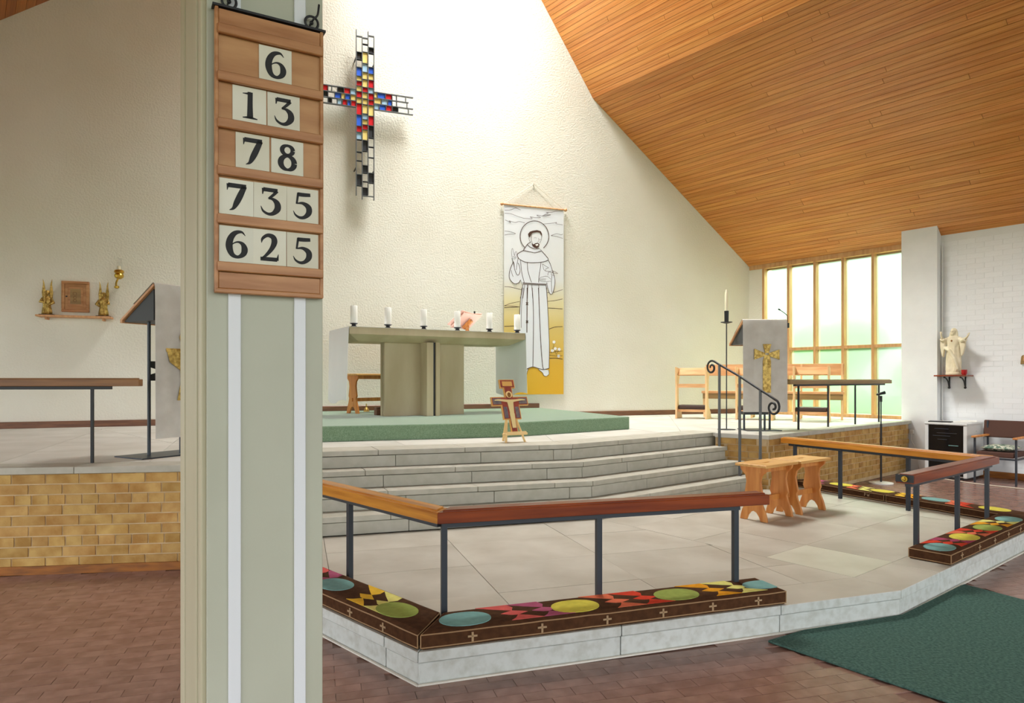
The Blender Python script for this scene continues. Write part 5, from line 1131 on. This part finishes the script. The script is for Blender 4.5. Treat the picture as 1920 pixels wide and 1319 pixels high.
MB().lathe([(.006, 0), (.006, .004)], 8).build('side_lock', M['steel'], ca, loc=(cw_ + .002, .35, ch_ - .12))
cp = ca.location
o = MB().b2(-.14, .14, -.09, .09, 0, .012).build('remote_pad', M['blackp'], loc=K2(3.30 + .15, -.60, ch_ + .001), rz=KROT + .2); tag(o, 'flat black device lying on top of the white equipment cabinet', 'device')
q = MB(); q.b2(-.12, .12, -.15, .15, 0, .003); q.box((.05, .04, .012), (.2, .24, .002), .3, rx=.05); o = q.build('paper_sheets', M['paper'], loc=K2(3.30 + .34, -.30, ch_ + .0015), rz=KROT); tag(o, 'loose white papers on top of the white equipment cabinet', 'papers')
# sockets and cables on the pier
so = thing('wall_socket', 'white double wall socket with plugs on the pier beside the cabinet', 'socket', K2(2.885, -.2, .60), KROT)
MB().b2(-.075, .075, -.012, 0, -.045, .045).build('face_plate', M['whitep'], so, bevel=.003)
for x in (-.035, .04): MB().b2(x - .025, x + .025, -.045, -.012, -.025, .025).build('plug', M['whitep'], so, bevel=.004)
for x, e in ((-.035, -.04), (.04, .10)): MB().tube(smooth_pts([(x, -.03, -.02), (x, -.05, -.12), (x + e * .5, -.03, -.25), (x + e, -.02, -.58)], 5), .005, 6).build('cable', M['whitep'], so, smooth=True)
cb_ = MB(); cb_.tube(smooth_pts([K2(3.5, -.78, .006), K2(4.0, -.95, .006), K2(4.8, -1.0, .006), K2(6.0, -1.15, .006), K2(7.5, -1.4, .006)], 8), .012, 6, flat=.45)
o = cb_.build('floor_cable', M['cord'], smooth=True); tag(o, 'pale flat cable running across the floor from the cabinet', 'cable')
# conduit in the corner of pier and wall
o = MB().tube([K2(3.285, -.066, .1), K2(3.285, -.066, 3.4)], .011, 8).build('wall_conduit', M['whitep'], smooth='angle'); tag(o, 'thin vertical white conduit in the corner beside the pier', 'conduit')

# armchair
ch = thing('arm_chair', 'brown armchair with dark metal legs at the right white wall', 'chair', K2(3.93, -.80, 0), KROT)
sw, sd_ = .47, .52
MB().b2(0.02, sw - .02, .02, sd_, .36, .43).build('seat', M['brownseat'], ch, bevel=.015, seg=2)
MB().box((sw / 2, sd_ + .03, .71), (sw + .1, .045, .24), rx=rad(-8)).build('backrest', M['brownseat'], ch, bevel=.015, seg=2)
for x in (0, sw):
    for y in (.03, sd_ + .02): MB().b2(x - .011, x + .011, y - .011, y + .011, 0, .61 if y < .2 else .82).build('leg', M['steel'], ch)
    MB().b2(x - .028, x + .028, -.03, sd_ + .02, .61, .635).build('arm_rest', M['pine'], ch, bevel=.008, seg=2)
    MB().b2(x - .009, x + .009, .03, sd_ + .02, .33, .35).build('side_rail', M['steel'], ch)
MB().b2(0, sw, .022, .04, .33, .35).build('front_rail', M['steel'], ch)
cu2 = thing('seat_cushion', 'green and cream patterned cushion lying on the brown armchair', 'cushion', K2(3.93 + .235, -.80 + .27, .432), KROT)
b = MB(); n = 10; vs = []; 
for sgn in (1, -1):
    for j in range(n + 1):
        for i in range(n + 1):
            x, y = i / n * 2 - 1, j / n * 2 - 1; e = (1 - abs(x) ** 3) * (1 - abs(y) ** 3)
            vs.append((x * .19 * (1 - .05 * (1 - abs(y))), y * .21, .042 + sgn * .042 * e ** .5))
k = (n + 1) ** 2
fs = [(j * (n + 1) + i, j * (n + 1) + i + 1, (j + 1) * (n + 1) + i + 1, (j + 1) * (n + 1) + i) for j in range(n) for i in range(n)]
b.add(vs, fs + [tuple(k + a for a in f[::-1]) for f in fs]); b.build('cushion_cover', M['pat'], cu2, smooth=True)

# bracket shelf, statue, votive glass
bs2 = thing('bracket_shelf', 'small wooden bracket shelf under the ivory statue', 'shelf', K2(3.49, -.05, 1.445), KROT)
MB().b2(-.22, .20, -.30, 0, 0, .02).build('shelf_board', M['rail_red'], bs2, bevel=.003)
for x in (-.11, .10):
    q = MB(); q.tube(smooth_pts([(x, -.22, -.012), (x, -.14, -.03), (x, -.06, -.08), (x, -.02, -.15)], 4), .011, 6); q.tube([(x, -.012, -.005), (x, -.012, -.17)], .010, 6); q.ball((x, -.02, -.165), .018); q.build('scroll_bracket', M['iron'], bs2, smooth=True)
stt = thing('statue', 'ivory plaster statue of a robed figure with raised arms on the bracket shelf', 'statue', K2(3.48, -.19, 1.466), KROT - rad(8))
def figure():
    b = MB(); n = 28
    prof = [(.105, .085, 0), (.108, .088, .03), (.100, .08, .032), (.10, .078, .08), (.098, .075, .20), (.094, .072, .32), (.088, .068, .40), (.096, .068, .47), (.102, .066, .52), (.085, .06, .555), (.045, .045, .575), (.034, .036, .60)]
    vs = []
    for rx, ry, z in prof:
        for j in range(n):
            a = math.tau * j / n; f_ = 1 + (.09 * math.cos(a * 7 + z * 6) * (.04 < z < .42))
            vs.append((rx * f_ * math.cos(a), ry * f_ * math.sin(a), z))
    kk = len(prof)
    b.add(vs, [(i * n + j, i * n + (j + 1) % n, (i + 1) * n + (j + 1) % n, (i + 1) * n + j) for i in range(kk - 1) for j in range(n)] + [tuple(range(n - 1, -1, -1)), tuple((kk - 1) * n + j for j in range(n))])
    b.ball((0, -.012, .635), (.036, .041, .05), 14, 10); b.ball((0, .008, .64), (.044, .042, .052), 14, 10)
    b.tube([(-.036, .01, .64), (-.044, .0, .58), (-.05, -.01, .54)], [.016, .018, .010], 8); b.tube([(.036, .01, .64), (.044, .0, .58), (.05, -.01, .54)], [.016, .018, .010], 8)
    b.ball((0, -.045, .598), (.022, .016, .026)); b.ball((0, -.056, .632), (.006, .009, .011))
    # arms with hanging sleeves
    b.tube([(.085, -.005, .525), (.135, -.03, .49), (.185, -.06, .515)], [.034, .038, .034], 10)
    b.tube([(.18, -.058, .515), (.215, -.075, .54), (.235, -.085, .565)], [.018, .014, .012], 8)
    b.prism([(.09, .52), (.185, .53), (.175, .42), (.15, .31), (.125, .27), (.115, .36)], -.05, -.015, M=Matrix(((1, 0, 0), (0, 0, 1), (0, 1, 0))))
    b.tube([(-.085, -.005, .525), (-.125, -.04, .49), (-.115, -.09, .53)], [.034, .038, .032], 10)
    b.tube([(-.115, -.088, .53), (-.118, -.11, .57), (-.115, -.12, .60)], [.016, .013, .012], 8)
    b.prism([(-.08, .52), (-.15, .53), (-.155, .42), (-.135, .30), (-.115, .26), (-.10, .36)], -.075, -.035, M=Matrix(((1, 0, 0), (0, 0, 1), (0, 1, 0))))
    # mantle fold across the body
    b.tube([(-.09, -.05, .40), (-.02, -.085, .36), (.05, -.085, .24), (.085, -.06, .08)], [.03, .024, .022, .016], 8)
    # hands with fingers
    for hx, hy, hz, dx in ((.245, -.09, .575, .6), (-.115, -.122, .61, -.15)):
        b.ball((hx, hy, hz), (.013, .009, .016))
        for k_ in range(4): b.tube([(hx + (k_ - 1.5) * .006 * (1 - abs(dx) * .3), hy, hz + .008), (hx + (k_ - 1.5) * .0075 + dx * .022, hy - .006, hz + .034 - abs(k_ - 1.3) * .004)], [.0042, .0036], 6)
        b.tube([(hx - .010 * (1 if dx > 0 else -1), hy, hz), (hx - .02 * (1 if dx > 0 else -1), hy - .008, hz + .018)], [.0048, .004], 6)
    return b
o = figure().build('robed_figure', M['plaster_ivory'], stt, smooth=True)
rm = o.modifiers.new('remesh', 'REMESH'); rm.mode = 'VOXEL'; rm.voxel_size = .0045; rm.use_smooth_shade = True
sm = o.modifiers.new('smooth', 'SMOOTH'); sm.factor = .5; sm.iterations = 3
MB().ball((.004, -.068, .50), (.013, .007, .016)).build('chest_emblem', M['rail_brown'], stt, smooth=True)
for sx in (-1, 1): MB().ball((sx * .014, -.0515, .642), (.005, .003, .003)).build('eye', M['rail_olive'], stt, smooth=True)
vg = thing('votive_glass', 'small red votive glass beside the feet of the ivory statue', 'votive', K2(3.645, -.28, 1.466), KROT)
MB().lathe([(.026, 0), (.036, .02), (.038, .075), (.034, .075), (.03, .02), (.01, .012)], 16).build('glass_cup', M['redglass'], vg, smooth='angle')
MB().lathe([(.026, .02), (.026, .04)], 12).build('wax_light', M['wax_cream'], vg)

# carved relief at the far right edge of the picture
rl = thing('carved_relief', 'small carved wooden relief on the white wall at the picture edge', 'carving', K2(4.33, -.05, 1.66), KROT)
MB().plate([(-.07, -.05), (-.06, .06), (-.035, .085), (-.01, .05), (.05, .07), (.08, .04), (.07, -.05), (.02, -.035)], -.03, 0).build('carved_body', M['rail_olive'], rl, bevel=.008, seg=2)
q = MB(); q.ball((-.02, -.03, .02), (.02, .014, .03)); q.ball((-.02, -.035, .06), (.012, .012, .014)); q.ball((.03, -.03, .015), (.016, .014, .026)); q.build('carved_figures', M['peach'], rl, smooth=True)
for z in (.12, .16): MB().ball((.0, -.008, z), .008).build('fixing', M['iron'], rl)
